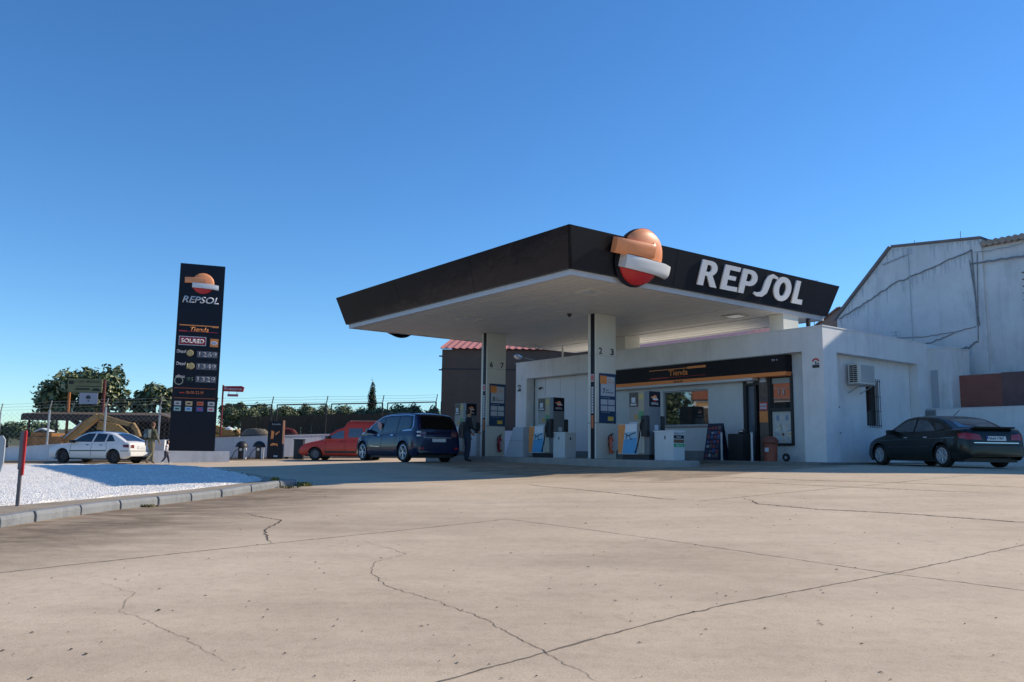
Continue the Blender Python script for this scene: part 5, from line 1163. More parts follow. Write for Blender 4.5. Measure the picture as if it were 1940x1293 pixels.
# ochre house off the left edge (its sunlit front shows in the shop window reflection)
oh = thing('ochre_house', 'ochre house with tiled roof and white trimmed doors beyond the left edge', 'house', (-78, 22.0, .5), 0)
mb = MB(); mb.box(-9, 0, -9, 11, 0, 8.1); mb.build('wall', mat('ochre_render', (.48, .30, .13), .9, var=.08, vscale=1), oh)
mb = MB(); mb.prism([(.5, 8.11), (.5, 8.2), (-4.5, 11.3), (-9.5, 8.2), (-9.5, 8.11)], -9.3, 11.3, 'y'); mb.build('roof', mat('terracotta_tile', (.30, .11, .06), .9, var=.2, vscale=4), oh)
mb = MB(); mb.box(.001, .12, -9, 10.6, 7.8, 8.08); mb.box(.001, .14, 10.61, 11, 0, 8.08)
for y0 in (-6, -2, 2, 6, 9.5): 
    for q in ((y0 - .65, y0 - .48, 4.2, 7.0), (y0 + .48, y0 + .65, 4.2, 7.0), (y0 - .65, y0 + .65, 7.001, 7.25)): mb.box(.001, .08, *q)
mb.build('trim', LIGHTW, oh); mb = MB()
for y0 in (-6, -2, 2, 6, 9.5): mb.box(.001, .03, y0 - .479, y0 + .479, 4.2, 7.0)
mb.build('door', mat('dark_door', (.05, .04, .035), .6), oh)

# ---- foreground marker post and sign at the left edge
q = at(33, 955, 12); mp_ = thing('marker_post', 'grey and red reflector post standing in the white gravel', 'post', (q.x, q.y, gz(q.x, q.y) + .15), R(8))
MB().box(-.022, .022, -.016, .016, -.1, .52).build('stake', mat('stake_grey', (.17, .15, .15), .7, metal=.2, var=.2), mp_)
MB().box(-.038, .010, -.012, .012, .50, 1.05).build('grey_plate', mat('plate_grey', (.16, .16, .17), .7, var=.15), mp_); MB().prism([(.0115, .42), (.0115, 1.052), (.04, 1.06), (.046, 1.03), (.042, .42)], -.016, .018, 'y').build('red_plate', mat('plate_red', (.46, .02, .025), .6), mp_)
q = at(-9, 900, 12.4); mk = thing('road_sign', 'pale rounded back of a small road sign cut by the left edge', 'sign', (q.x, q.y, gz(q.x, q.y) + .1), R(6))
MB().prism([(-.42, .63), (-.36, .42), (.0, .36), (.075, .52), (.10, .64), (.10, .98), (.06, 1.04), (-.30, 1.04)], -.012, .012, 'y').build('plate', mat('plate_back', (.42, .45, .47), .5, var=.1), mk)
MB().cyl((0.0, .03, 0), (.0, .03, .9), .022, n=8).build('post', GALV, mk)

# ================================================================ VEGETATION
def leaves(name, blobs, n, size, mats, parent=None, shell=.55, seed=1, up=.3, aspect=.5, weights=None):
    """leaf-sized folded faces spread through a set of ellipsoids"""
    r = np.random.default_rng(seed); vol = np.array([b[3] * b[4] * b[5] for b in blobs]); pick = r.choice(len(blobs), n, p=vol / vol.sum())
    bl = np.array(blobs)[pick]; d = r.normal(size=(n, 3)); d /= np.linalg.norm(d, axis=1)[:, None]
    rad = shell + (1 - shell) * r.random(n) ** .8; rad *= 1 + .12 * r.normal(size=n)
    c = bl[:, :3] + d * bl[:, 3:6] * rad[:, None]
    nrm = d + r.normal(size=(n, 3)) * .7 + np.array([0, 0, up]); nrm /= np.linalg.norm(nrm, axis=1)[:, None]
    t1 = np.cross(nrm, r.normal(size=(n, 3))); t1 /= np.linalg.norm(t1, axis=1)[:, None] + 1e-9; t2 = np.cross(nrm, t1)
    s = (size * r.uniform(.6, 1.3, n))[:, None]
    V = np.empty((n, 4, 3)); V[:, 0] = c - t1 * s; V[:, 1] = c + t2 * s * aspect + nrm * s * .15; V[:, 2] = c + t1 * s; V[:, 3] = c - t2 * s * aspect + nrm * s * .15
    F_ = np.arange(n * 4).reshape(n, 4); mi = r.choice(len(mats), n, p=weights)
    return npmesh(name, V.reshape(-1, 3), F_, mats, parent, mi.astype(np.int32))
def leafmat(name, c, rough=.45):
    m = mat(name, c, rough, var=.2, vscale=2); b = m.node_tree.nodes['Principled BSDF']; b.inputs['Subsurface Weight'].default_value = 0
    return m
L1 = [leafmat('leaf_dark', (.035, .060, .022)), leafmat('leaf_mid', (.10, .14, .05)), leafmat('leaf_light', (.30, .31, .15), .4)]
L2 = [leafmat('leaf_olive', (.16, .19, .08), .7), leafmat('leaf_greyolive', (.27, .28, .155), .7), leafmat('leaf_deep', (.06, .09, .035), .7)]
BARK = mat('bark', (.09, .07, .05), .95, var=.3, vscale=6, bump=.5)
def tree(px, py_top, py_base, Y, label, group, blobs_px, n, size, mats, seed, trunk=True, cat='tree', name='broadleaf_tree', shell=.5):
    b0 = at(px, py_base, Y); z0 = gz(b0.x, b0.y); t_ = thing(name, label, cat, (b0.x, b0.y, z0), 0, group)
    bl = []
    for (x, y, rx, ry) in blobs_px:
        c = at(x, y, Y); s = Y / FPX; rr = random.Random(seed + int(x)); bl.append((c.x - b0.x, rr.uniform(-.6, .6) * rx * s, c.z - z0, rx * s, (rx + ry) * .5 * s, ry * s))
    leaves('crown', bl, n, size, mats, t_, shell, seed)
    if trunk:
        mb = MB(); mid = Vector((sum(b[0] for b in bl)/len(bl) * .5, 0, min(b[2] for b in bl) * .55)); mb.tube([(0, 0, -.2), mid * .5, mid], [.22, .17, .14], n=8)
        for b in bl: e_ = Vector(b[:3]); mb.tube([mid, mid.lerp(e_, .5) + Vector((0, 0, .1)), e_ + Vector((0, 0, b[5] * .3))], [.11, .07, .025], n=5)
        mb.build('trunk', BARK, t_, True)
    return t_
tree(165, 688, 870, 52, 'large glossy dark broadleaf tree behind the billboard', None,
     [(105, 755, 28, 38), (95, 775, 18, 24), (135, 735, 30, 34), (150, 722, 22, 22), (165, 712, 14, 18), (180, 735, 28, 34), (204, 705, 11, 15), (222, 705, 11, 17), (205, 740, 30, 36), (228, 762, 18, 26), (180, 770, 34, 24), (120, 775, 36, 22), (225, 725, 13, 16), (88, 742, 9, 10)], 5600, .19, L1, 3, shell=.3)
tree(290, 727, 870, 52, 'smaller glossy broadleaf tree between billboard and totem', None, [(275, 765, 22, 24), (300, 750, 22, 22), (288, 742, 14, 14), (318, 762, 18, 26), (262, 778, 12, 14), (322, 745, 8, 12)], 2100, .19, L1, 9, shell=.3)
cy = at(704, 785, 58); t_ = thing('cypress_tree', 'single narrow dark cypress rising above the bushes', 'tree', (cy.x, cy.y, 1.0))
bl = []; H0, H1 = cy.z - 1.4, at(704, 721, 58).z - 1.0
for k in range(9): f = k / 8; bl.append((.04 * math.sin(k * 2.1), 0, H0 + (H1 - H0) * f * .95, .37 * (1 - f) ** .5 + .05, .37 * (1 - f) ** .5 + .05, .36))
leaves('crown', bl, 5200, .065, [leafmat('cypress_dark', (.018, .03, .012), .8), leafmat('cypress_mid', (.045, .055, .022), .8)], t_, .3, 5, up=.8); MB().cyl((0, 0, -.3), (0, 0, H0 + 1), .12, .05, n=8).build('trunk', BARK, t_)
# bushes behind the right fence
bs_ = [(436, 781, 22, 12), (472, 783, 20, 11), (505, 780, 20, 12), (540, 781, 26, 13), (578, 778, 24, 13), (612, 780, 24, 14), (650, 779, 26, 13), (684, 782, 22, 11), (718, 781, 22, 10), (752, 778, 26, 13), (782, 777, 20, 13), (820, 782, 16, 14)]
desc = ['small', 'low', 'round', 'wide', 'ragged', 'pale olive', 'bushy', 'low dark', 'squat', 'spreading', 'tall leafy', 'thin']
where = ['just right of the totem', 'beneath the sky gap right of the red sign', 'left of the second fence post', 'right of the second fence post', 'left of the third fence post', 'at the third fence post', 'halfway to the cypress', 'at the left foot of the cypress', 'at the right foot of the cypress', 'right of the fourth fence post', 'above the blue car', 'by the corner of the dark warehouse']
for i, (x, y, rx, ry) in enumerate(bs_):
    rr = random.Random(i + 40); Yb = 50 + rr.uniform(-1, 3)
    tree(x, y - ry, 860, Yb, '%s olive-green bush %s' % (desc[i], where[i]), 'bushes behind the wire fence', [(x - rx*.4, y + 6, rx * .6, ry * .9), (x + rx*.35, y + 4, rx * .6, ry), (x, y, rx * .55, ry * 1.05), (x - rx*.1, y + 9, rx * 1.1, ry), (x, y + 20, rx, ry)], 2600, .085, L2, 60 + i, trunk=True, cat='bush', name='bush', shell=.3)
for i, (x, y, rx, ry, lb) in enumerate(((430, 775, 14, 9, 'first distant tree clump just right of the totem'), (452, 772, 13, 9, 'distant rounded tree left of the red sign gap'), (490, 774, 16, 8, 'distant broad tree left of the second fence post'), (540, 777, 14, 6, 'faint distant tree right of the second fence post'))):
    tree(x, y - ry, 855, 105, lb, 'far trees beyond the yard', [(x - rx*.5, y + 1, rx*.5, ry*.8), (x + rx*.4, y, rx*.5, ry), (x, y - 1, rx*.5, ry), (x, y + 8, rx, ry)], 900, .28, L2, 90 + i, name='distant_tree', shell=.3)
for i, (x, y, rx, ry, lb) in enumerate(((12, 808, 26, 12, 'green bush at the far left edge beyond the wall'), (55, 806, 26, 14, 'rounded green bush left of the open shed'), (90, 808, 20, 13, 'green bush by the left end of the open shed'))):
    tree(x, y - ry, 860, 62, lb, 'bushes at the far left', [(x - rx*.4, y + 4, rx * .6, ry * .9), (x + rx*.35, y + 2, rx * .6, ry), (x, y + 14, rx, ry)], 1400, .12, [leafmat('leaf_fresh', (.06, .11, .03), .6), L2[0], L2[2]], 120 + i, cat='bush', name='bush', shell=.3)
# unseen evergreen, added to darken half of the shop window reflection
te = thing('broadleaf_tree', 'unseen dark evergreen added beyond the left edge to darken the window reflection', 'tree', (-72, 40, .4))
leaves('crown', [(0, 0, 6, 3.5, 5.4, 5.5), (0, -3.5, 4, 3, 4.2, 5), (0, 5, 5.5, 3.5, 5, 5.5), (1, -1, 2.5, 3, 6, 3.5), (0, -4, 8, 3, 3.5, 3)], 9000, .42, L1[:2], te, .3, 33); MB().tube([(0, 0, -.3), (.1, .2, 3), (0, 0, 6)], [.4, .3, .15], n=8).build('trunk', BARK, te)
pt = thing('barrel', 'pale brown covered load behind the fence left of the black advertising board', 'load', (0, 0, 0)); pt.name = 'covered_load'; rc.name = 'covered_load'; rc['category'] = 'load'
q_ = on_wall(488, -1.2)[0]; pt.location = (q_.x, q_.y, 1.1); MB().lathe([(.001, 0), (.72, 0), (.75, .9), (.7, 1.25), (.5, 1.42), (.001, 1.45)], 18, Matrix.Diagonal((1, .5, 1, 1))).build('tarpaulin', mat('tarp_pale', (.20, .17, .13), .9, var=.3, vscale=3), pt, True)
# far hills
mb = MB(); r_ = np.random.default_rng(4); n_ = 90
for rad, amp, base_h, mt_n in ((900, 16, 26, 0), (2200, 70, 62, 1)):
    pr = None
    for k in range(n_ + 1):
        a = R(-62 + 75 * k / n_); h = base_h * (.45 if a > -.42 else 1.0) * (1 + .25 * math.sin(k * .31 + rad) + .12 * math.sin(k * .9) + .05 * math.sin(k * 2.3))
        p = (math.sin(a) * rad, math.cos(a) * rad, -20, h * .62); q_ = (math.sin(a) * rad * 1.25, math.cos(a) * rad * 1.25)
        if pr: mb.quad([(pr[0], pr[1], -20), (p[0], p[1], -20), ((p[0] + q_[0])/2, (p[1] + q_[1])/2, p[3]), ((pr[0] + prq[0])/2, (pr[1] + prq[1])/2, pr[3])], m=mt_n)
        pr, prq = p, q_
o = mb.build('hills', [mat('near_hill', (.06, .075, .05), .95, col2=(.12, .12, .07), vscale=.02), mat('far_hill', (.09, .11, .10), .95)], None, True); o['kind'] = 'structure'
# ================================================================ CARS
def interp(P, x):
    if x <= P[0][0]: return P[0][1]
    for (a, b_), (c, d) in zip(P[:-1], P[1:]):
        if x <= c: return b_ + (d - b_) * (x - a) / max(c - a, 1e-6)
    return P[-1][1]
def smoothp(P, n=3):
    P = list(P)
    for _ in range(n):
        Q = [P[0]]
        for a, b_ in zip(P[:-1], P[1:]): Q += [(a[0]*.75 + b_[0]*.25, a[1]*.75 + b_[1]*.25), (a[0]*.25 + b_[0]*.75, a[1]*.25 + b_[1]*.75)]
        P = Q + [P[-1]]
    return P
class Car:
    def __init__(s, name, label, cat, cs, paint, loc, az, group=None):
        s.c = cs; s.root = thing(name, label, cat, loc, R(90 - az), group); c = cs
        L, W = c['L'], c['W']; deck = smoothp(c['deck'], 2); roof = smoothp(c['roof'], 3); wx, wr, zb = c['wheels'], c['wr'], c['zb']; Ra = wr + .055
        bm = bmesh.new()
        xs = set(np.linspace(0, L, 64).round(4)) | {0, L, .02, .05, L-.02, L-.05}
        for w in wx: xs |= {round(w + Ra * math.cos(a), 4) for a in np.linspace(0, math.pi, 17)}
        xs = sorted(x for x in xs if 0 <= x <= L)
        def pw_(x):
            w = W/2
            for e, Rl, cc in ((x, c.get('rr', .40), c.get('rc', .80)), (L - x, c.get('fr', .75), c.get('fc', .62))):
                if e < Rl: f = e / Rl; w = min(w, W/2 * (cc + (1-cc) * math.sqrt(max(0, 1 - (1-f)**2))))
            return w
        fr_ = [0, .05, .16, .30, .45, .60, .74, .86, .95, 1.0]; sc = [.90, .955, .985, 1.0, 1.0, .99, .975, .955, .925, .86]
        rings = []
        for x in xs:
            ztp = interp(deck, x); arch = zb
            e = min(x, L - x); zlow = zb + (.10 * (1 - e / .25) ** 2 if e < .25 else 0)
            for w in wx:
                if abs(x - w) < Ra: arch = max(arch, wr + math.sqrt(max(0, Ra**2 - (x-w)**2)) - .0)
            ws_ = pw_(x); half = []
            for f, k in zip(fr_, sc):
                z = zlow + (ztp - zlow) * f; z2 = max(z, min(arch, ztp - .06)); half.append((ws_ * k * (1.012 if (abs(arch - zb) > .01 and z <= arch) else 1), z2))
            cr = .03; half += [(ws_ * .55, ztp + cr * .8), (0, ztp + cr)]
            ring = [bm.verts.new((x, y, z)) for y, z in half] + [bm.verts.new((x, -y, z)) for y, z in half[-2::-1]]
            rings.append(ring)
        for a, b_ in zip(rings[:-1], rings[1:]):
            for k in range(len(a) - 1): bm.faces.new((a[k], b_[k], b_[k+1], a[k+1]))
        bm.faces.new(rings[0]); bm.faces.new(rings[-1][::-1])
        g0, g1 = roof[0][0], roof[-1][0]; gx = sorted(set(np.linspace(g0, g1, 46).round(4)))
        gr = []; tum = c.get('tum', .22); belt = c['belt']
        for x in gx:
            zr = interp(roof, x); z0 = min(interp(deck, x), zr) - .05; yb = pw_(x) * .93
            bw_ = c.get('bow', .10); e = (x - g0) / (g1 - g0); inset = bw_ * (max(0, abs(e - .45) - .25) / .3) ** 2
            half = []
            for f, k in ((0, 1), (.2, 1), (.4, 1), (.6, 1), (.78, 1), (.90, .99), (.97, .955), (1, .90)):
                z = z0 + (zr - z0) * f; y = (yb - tum * max(0, z - belt) - .22 * tum * max(0, z - belt)**2 - inset * max(0, z - belt) * 1.5) * k; half.append((y, z))
            y_ = half[-1][0]; half += [(y_ * .6, zr + .022), (0, zr + .032)]
            ring = [bm.verts.new((x, y, z)) for y, z in half] + [bm.verts.new((x, -y, z)) for y, z in half[-2::-1]]; gr.append(ring)
        for a, b_ in zip(gr[:-1], gr[1:]):
            for k in range(len(a) - 1): bm.faces.new((a[k], b_[k], b_[k+1], a[k+1]))
        bm.faces.new(gr[0]); bm.faces.new(gr[-1][::-1])
        bmesh.ops.recalc_face_normals(bm, faces=bm.faces[:])
        s.bvh = BVHTree.FromBMesh(bm)
        me = bpy.data.meshes.new('body'); bm.to_mesh(me); bm.free(); s.body = link('body', me, paint, s.root, True, 32)
        mb = MB()
        for w in wx: mb.box(w - Ra - .02, w + Ra + .02, -W/2 + .24, W/2 - .24, zb + .0, wr + Ra - .01)
        mb.box(.25, L - .3, -W/2 + .14, W/2 - .14, zb - .05, zb + .06); mb.build('underbody', BLACKP, s.root)
    def decal(s, nm, poly, view, mt, off=.006, step=.07, parent=None, both=False):
        """thin skin laid on the body: poly in (x,z) for sides, (y,z) for ends"""
        outs = []
        for sd_ in ((1, -1) if both else (1,)):
            bm = bmesh.new(); P = [(a * (sd_ if view in 'BF' else 1), b_) for a, b_ in poly]
            bm.faces.new([bm.verts.new((a, b_, 0)) for a, b_ in P])
            lo = [min(p[i] for p in P) for i in (0, 1)]; hi = [max(p[i] for p in P) for i in (0, 1)]
            for i, nn in ((0, (1, 0, 0)), (1, (0, 1, 0))):
                t = lo[i] + step
                while t < hi[i]: bmesh.ops.bisect_plane(bm, geom=bm.verts[:] + bm.edges[:] + bm.faces[:], plane_co=(t, t, 0), plane_no=nn); t += step
            bad = []; L = s.c['L']
            for v in bm.verts:
                a, b_ = v.co.x, v.co.y
                v_ = view if view in 'BFT' else ('L' if sd_ > 0 else 'R')
                o, d = {'L': ((a, 3, b_), (0, -1, 0)), 'R': ((a, -3, b_), (0, 1, 0)), 'B': ((-2, a, b_), (1, 0, 0)), 'F': ((L + 2, a, b_), (-1, 0, 0)), 'T': ((a, b_, 4), (0, 0, -1))}[v_]
                h = s.bvh.ray_cast(Vector(o), Vector(d)); 
                if h[0] is None: bad.append(v)
                else: v.co = h[0] + h[1] * off * .6 - Vector(d) * off
            if bad: bmesh.ops.delete(bm, geom=bad, context='VERTS')
            bmesh.ops.recalc_face_normals(bm, faces=bm.faces[:])
            dd = {'L': Vector((0, 1, 0)), 'R': Vector((0, -1, 0)), 'B': Vector((-1, 0, 0)), 'F': Vector((1, 0, 0)), 'T': Vector((0, 0, 1))}[v_]
            if len(bm.faces) and sum((f.normal.dot(dd) for f in bm.faces)) < 0: bmesh.ops.reverse_faces(bm, faces=bm.faces[:])
            me = bpy.data.meshes.new(nm); bm.to_mesh(me); bm.free(); outs.append(link(nm, me, mt, parent or s.root, True, 60))
        return outs
    def line(s, nm, pts, view, mt, w=.012, both=True, off=.005):
        poly = stroke(pts, [w] * len(pts)); return s.decal(nm, poly, view, mt, off=off, step=.09, both=both)
    def wheels(s, tw, rimr, style, rimm, hub=None):
        c = s.c; wr = c['wr']
        for i, w in enumerate(c['wheels']):
            for sd_ in (1, -1):
                y = sd_ * (c['W']/2 - tw/2 - .012); M_ = Matrix.Translation((w, y, wr)) @ Matrix.Rotation(-sd_ * R(90), 4, 'X')
                h = tw/2
                wh_ = MB(); wh_.lathe([(rimr, -h), (wr - .03, -h), (wr - .006, -h + .025), (wr, -h + .05), (wr, h - .05), (wr - .006, h - .025), (wr - .035, h), (rimr + .01, h), (rimr, h - .03), (rimr, -h)], 30, M_)
                wo_ = wh_.build('wheel', BLACKR, s.root, True, 50)
                rb = MB(); rb.lathe([(rimr + .004, h - .008), (rimr - .018, h - .002), (rimr - .03, h - .03), (rimr - .035, h - .09 if style == 'spoke' else h - .05), (.001, h - .10 if style == 'spoke' else h - .045)], 30, M_)
                if style == 'spoke':
                    rb.lathe([(.055, h - .03), (.05, h - .015), (.001, h - .015)], 16, M_)
                    for k in range(5):
                        for o_ in (-.16, .16):
                            a = 2*math.pi*k/5 + .3; q = [Vector((math.cos(a + o_*.9) * .04, math.sin(a + o_*.9) * .04, h - .025)), Vector((math.cos(a + o_) * (rimr - .02), math.sin(a + o_) * (rimr - .02), h - .018))]
                            rb.tube([M_ @ q[0], M_ @ q[1]], .016, n=5)
                elif style == 'cap':
                    rb.lathe([(.06, h - .035), (.05, h - .012), (.001, h - .010)], 16, M_)
                    for k in range(7):
                        a = 2*math.pi*k/7; q = [Vector((math.cos(a) * .04, math.sin(a) * .04, h - .03)), Vector((math.cos(a) * (rimr - .03), math.sin(a) * (rimr - .03), h - .02))]; rb.tube([M_ @ q[0], M_ @ q[1]], .024, n=6)
                else:
                    rb.lathe([(.07, h - .045), (.06, h - .01), (.001, h - .008)], 16, M_)
                rm = rb.build('rim', rimm, wo_, True, 40)
                if style in ('spoke',):
                    MB().lathe([(rimr - .032, h - .088), (.001, h - .088)], 24, M_).build('brake_disc', BLACKP, wo_)
    def mirror(s, x, z, mt):
        for sd_ in (1, -1):
            y = sd_ * (s.c['W']/2 * .93); MB().box(x - .09, x + .09, y + sd_*.0, y + sd_*.2, z - .02, z + .11, bev=.035).build('wing_mirror', mt, s.root, True)
def plate(car, y0, y1, z0, z1, txt, x=None):
    o = car.decal('number_plate', [(y0, z0), (y1, z0), (y1, z1), (y0, z1)], 'B', mat('plate_white', (.62, .64, .64), .5), off=.012, step=1)[0]
    h = car.bvh.ray_cast(Vector((-2, (y0+y1)/2, (z0+z1)/2)), Vector((1, 0, 0)))[0]
    text('lettering', txt, DARKP, o, basis((h.x - .016, y1 - .06, z0 + .022), (0, -1, 0), (0, 0, 1)), (y1 - y0) - .12, z1 - z0 - .044, bold=.03, ext=.002)
    mb = MB(); mb.box(h.x - .017, h.x - .014, y1 - .045, y1, z0, z1); mb.build('plate_stripe', mat('plate_blue', (.02, .06, .4), .5), o)
SEAM = mat('door_seam', (.006, .006, .007), .7)
def carloc(px, py, Y, az, cs, side=1):
    """rear wheel on side `side` touches the ground at the given pixel"""
    p = at(px, py, Y); h = Vector((math.sin(R(az)), math.cos(R(az)), 0)); l = Vector((-h.y, h.x, 0))
    o = Vector((p.x, p.y, 0)) - h * cs['wheels'][0] - l * side * (cs['W']/2 - .1)
    c_ = o + h * cs['L']/2; return (o.x, o.y, gz(p.x, p.y) + .018)

# ---- dark saloon
cs = dict(L=4.58, W=1.77, zb=.20, wheels=(.92, 3.66), wr=.315, belt=.92, tum=.30, rr=.42, rc=.80, fr=.9, fc=.60, bow=.16,
    deck=[(0, .42), (.0, .62), (.03, .84), (.10, 1.01), (.20, 1.04), (.55, 1.05), (.9, 1.02), (1.5, .96), (3.1, .95), (3.5, .91), (4.1, .80), (4.42, .66), (4.55, .52), (4.58, .40)],
    roof=[(.56, 1.04), (.78, 1.17), (1.12, 1.34), (1.45, 1.41), (1.9, 1.435), (2.35, 1.435), (2.66, 1.38), (3.02, 1.18), (3.40, .95)])
DKG = mat('dark_green_car_paint', (.008, .011, .010), .3, coat=.25, spec=.3)
c1_ = Car('parked_car', 'dark green-black five-door saloon with rear spoiler parked by the shop side wall', 'car', cs, DKG, carloc(1790, 888, 21.4, -9, cs), -9); c1_.root.scale = (.98, 1, .93)
SG_ = mat('saloon_glass', (.045, .06, .07), .07, ior=1.9)
c1_.decal('rear_side_window', [(1.22, 1.0), (1.30, 1.10), (1.62, 1.30), (2.02, 1.345), (2.06, .99)], 'L', SG_, both=True)
c1_.decal('front_side_window', [(2.12, .99), (2.10, 1.35), (2.42, 1.33), (2.72, 1.22), (3.08, 1.0)], 'L', SG_, both=True)
c1_.decal('quarter_window', [(.86, 1.07), (1.16, 1.0), (1.22, 1.10), (1.30, 1.22), (1.10, 1.20)], 'L', GLASS, both=True)
RG = mat('rear_glass', (.07, .085, .095), .08, ior=2.2)
c1_.decal('rear_window', [(-.56, 1.09), (.56, 1.09), (.50, 1.34), (-.50, 1.34)], 'B', RG, step=.05)
c1_.decal('windscreen', [(-.62, 1.0), (.62, 1.0), (.50, 1.36), (-.50, 1.36)], 'F', GLASS, step=.05)
TL = mat('tail_lamp', (.30, .012, .018), .2, coat=.5)
c1_.decal('tail_lamp', [(.40, .74), (.44, .88), (.80, .93), (.80, .75)], 'B', TL, both=True); c1_.decal('tail_lamp', [(.02, .76), (.04, .93), (.30, .91), (.24, .78)], 'L', TL, both=True)
plate(c1_, -.27, .27, .72, .84, '5664 CBZ'); c1_.line('chrome_strip', [(-.62, .665), (.62, .665)], 'B', CHROME, .018, both=False)
c1_.line('bumper_seam', [(-.74, .60), (.74, .60)], 'B', SEAM, .012, both=False)
for pts in ([(2.09, .30), (2.09, .96)], [(3.10, .35), (3.14, .70), (3.08, .95)], [(1.26, .62), (1.20, .95)], [(2.09, .28), (3.05, .28)]): c1_.line('door_seam', pts, 'L', SEAM)
c1_.line('side_moulding', [(1.35, .56), (3.2, .55)], 'L', DARKP, .05); c1_.line('waist_crease', [(.4, .80), (3.9, .74)], 'L', mat('crease_paint', (.03, .04, .04), .15, coat=.8), .014)
for x in (1.45, 2.3): c1_.line('door_handle', [(x, .82), (x + .17, .825)], 'L', CHROME, .028, off=.02)
MB().prism([(.03, 1.045), (.24, 1.05), (.22, 1.075), (.02, 1.095)], -.55, .55, 'y').build('spoiler', DKG, c1_.root)
c1_.mirror(2.98, .95, DKG); MB().cyl((1.55, 0, 1.44), (1.30, 0, 1.60), .008, n=5).build('roof_aerial', BLACKP, c1_.root)
c1_.wheels(.20, .215, 'cap', mat('wheel_cap_silver', (.50, .52, .54), .35, metal=.5))

# ---- blue people carrier
cs = dict(L=4.60, W=1.83, zb=.20, wheels=(.84, 3.68), wr=.335, belt=.98, tum=.22, rr=.30, rc=.86, fr=.95, fc=.58, bow=.10,
    deck=[(0, .40), (.0, .70), (.03, .95), (.10, 1.04), (.5, 1.06), (1.0, 1.03), (3.0, .97), (3.5, .97), (4.0, .90), (4.32, .78), (4.52, .62), (4.60, .45)],
    roof=[(.05, 1.03), (.10, 1.25), (.22, 1.50), (.42, 1.61), (1.0, 1.64), (1.9, 1.65), (2.5, 1.61), (2.9, 1.48), (3.4, 1.20), (3.95, .92)])
BLU = mat('blue_car_paint', (.003, .008, .045), .24, coat=.3, spec=.35)
c2_ = Car('parked_car', 'dark blue people carrier refuelling beside the left canopy column', 'car', cs, BLU, carloc(766, 878, 27.9, -38, cs), -38)
c2_.decal('rear_quarter_window', [(.52, 1.10), (.50, 1.30), (.60, 1.50), (1.30, 1.53), (1.34, 1.04)], 'L', GLASS, both=True)
c2_.decal('rear_side_window', [(1.38, 1.03), (1.34, 1.53), (2.26, 1.53), (2.30, 1.0)], 'L', GLASS, both=True)
c2_.decal('front_side_window', [(2.34, 1.0), (2.30, 1.53), (2.62, 1.48), (3.0, 1.30), (3.22, 1.02)], 'L', GLASS, both=True)
c2_.decal('corner_window', [(3.26, 1.0), (3.14, 1.20), (3.60, .97)], 'L', GLASS, both=True)
c2_.decal('rear_window', [(-.66, 1.10), (.66, 1.10), (.60, 1.54), (-.60, 1.54)], 'B', mat('tinted_rear_glass', (.004, .004, .005), .12, spec=.25), step=.05)
c2_.decal('windscreen', [(-.62, 1.02), (.62, 1.02), (.50, 1.56), (-.50, 1.56)], 'F', GLASS, step=.05)
SIL = mat('silver_trim', (.42, .50, .62), .25, metal=.6)
c2_.line('roof_trim', [(.98, 1.06), (.42, 1.07), (.34, 1.20), (.46, 1.55), (.9, 1.59), (2.0, 1.59), (2.5, 1.55), (2.95, 1.37), (3.5, 1.04), (3.8, .95)], 'L', SIL, .045)
c2_.decal('tail_lamp', [(.50, .92), (.50, 1.03), (.84, 1.04), (.84, .86), (.52, .84)], 'B', mat('smoked_lamp', (.10, .02, .03), .1, coat=.8), both=True)
mb = MB()
for y, z in ((.80, 1.0), (.80, .88)): mb.box(-.035, .06, y - .06, y + .04, z - .03, z + .03, bev=.01)
mb.parts('lamp_reflector', mat('reflector_white', (.8, .8, .82), .2), c2_.root)
c2_.line('chrome_strip', [(-.5, .82), (.60, .82)], 'B', CHROME, .02, both=False); plate(c2_, -.27, .27, .68, .79, '8229 KNL')
c2_.decal('rear_reflector', [(.60, .42), (.60, .49), (.78, .50), (.78, .44)], 'B', TL, both=True)
for pts in ([(1.36, .60), (1.36, 1.0)], [(2.32, .28), (2.32, .98)], [(3.28, .40), (3.30, .8), (3.24, .97)], [(1.42, .28), (3.2, .28)]): c2_.line('door_seam', pts, 'L', SEAM)
for x in (1.50, 2.44): c2_.line('door_handle', [(x, .90), (x + .18, .905)], 'L', CHROME, .03, off=.02)
c2_.line('side_moulding', [(1.4, .38), (3.1, .42)], 'L', mat('lower_trim', (.03, .035, .05), .4), .06); c2_.line('chrome_accent', [(2.4, .50), (3.1, .54)], 'L', CHROME, .012)
c2_.mirror(3.15, 1.0, BLU); c2_.wheels(.22, .245, 'spoke', mat('alloy_rim', (.62, .63, .65), .3, metal=.6))
MB().box(1.0, 1.9, -.5, .5, 1.672, 1.70, bev=.01).build('roof_box', DARKP, c2_.root)
ss = MB(); ss.prism([(2.42, 1.08), (2.40, 1.28), (2.55, 1.38), (2.72, 1.36), (2.66, 1.20), (2.55, 1.10)], .835, .845, 'y'); ss.build('window_sunshade', mat('pink_shade', (.62, .32, .28), .7), c2_.root)

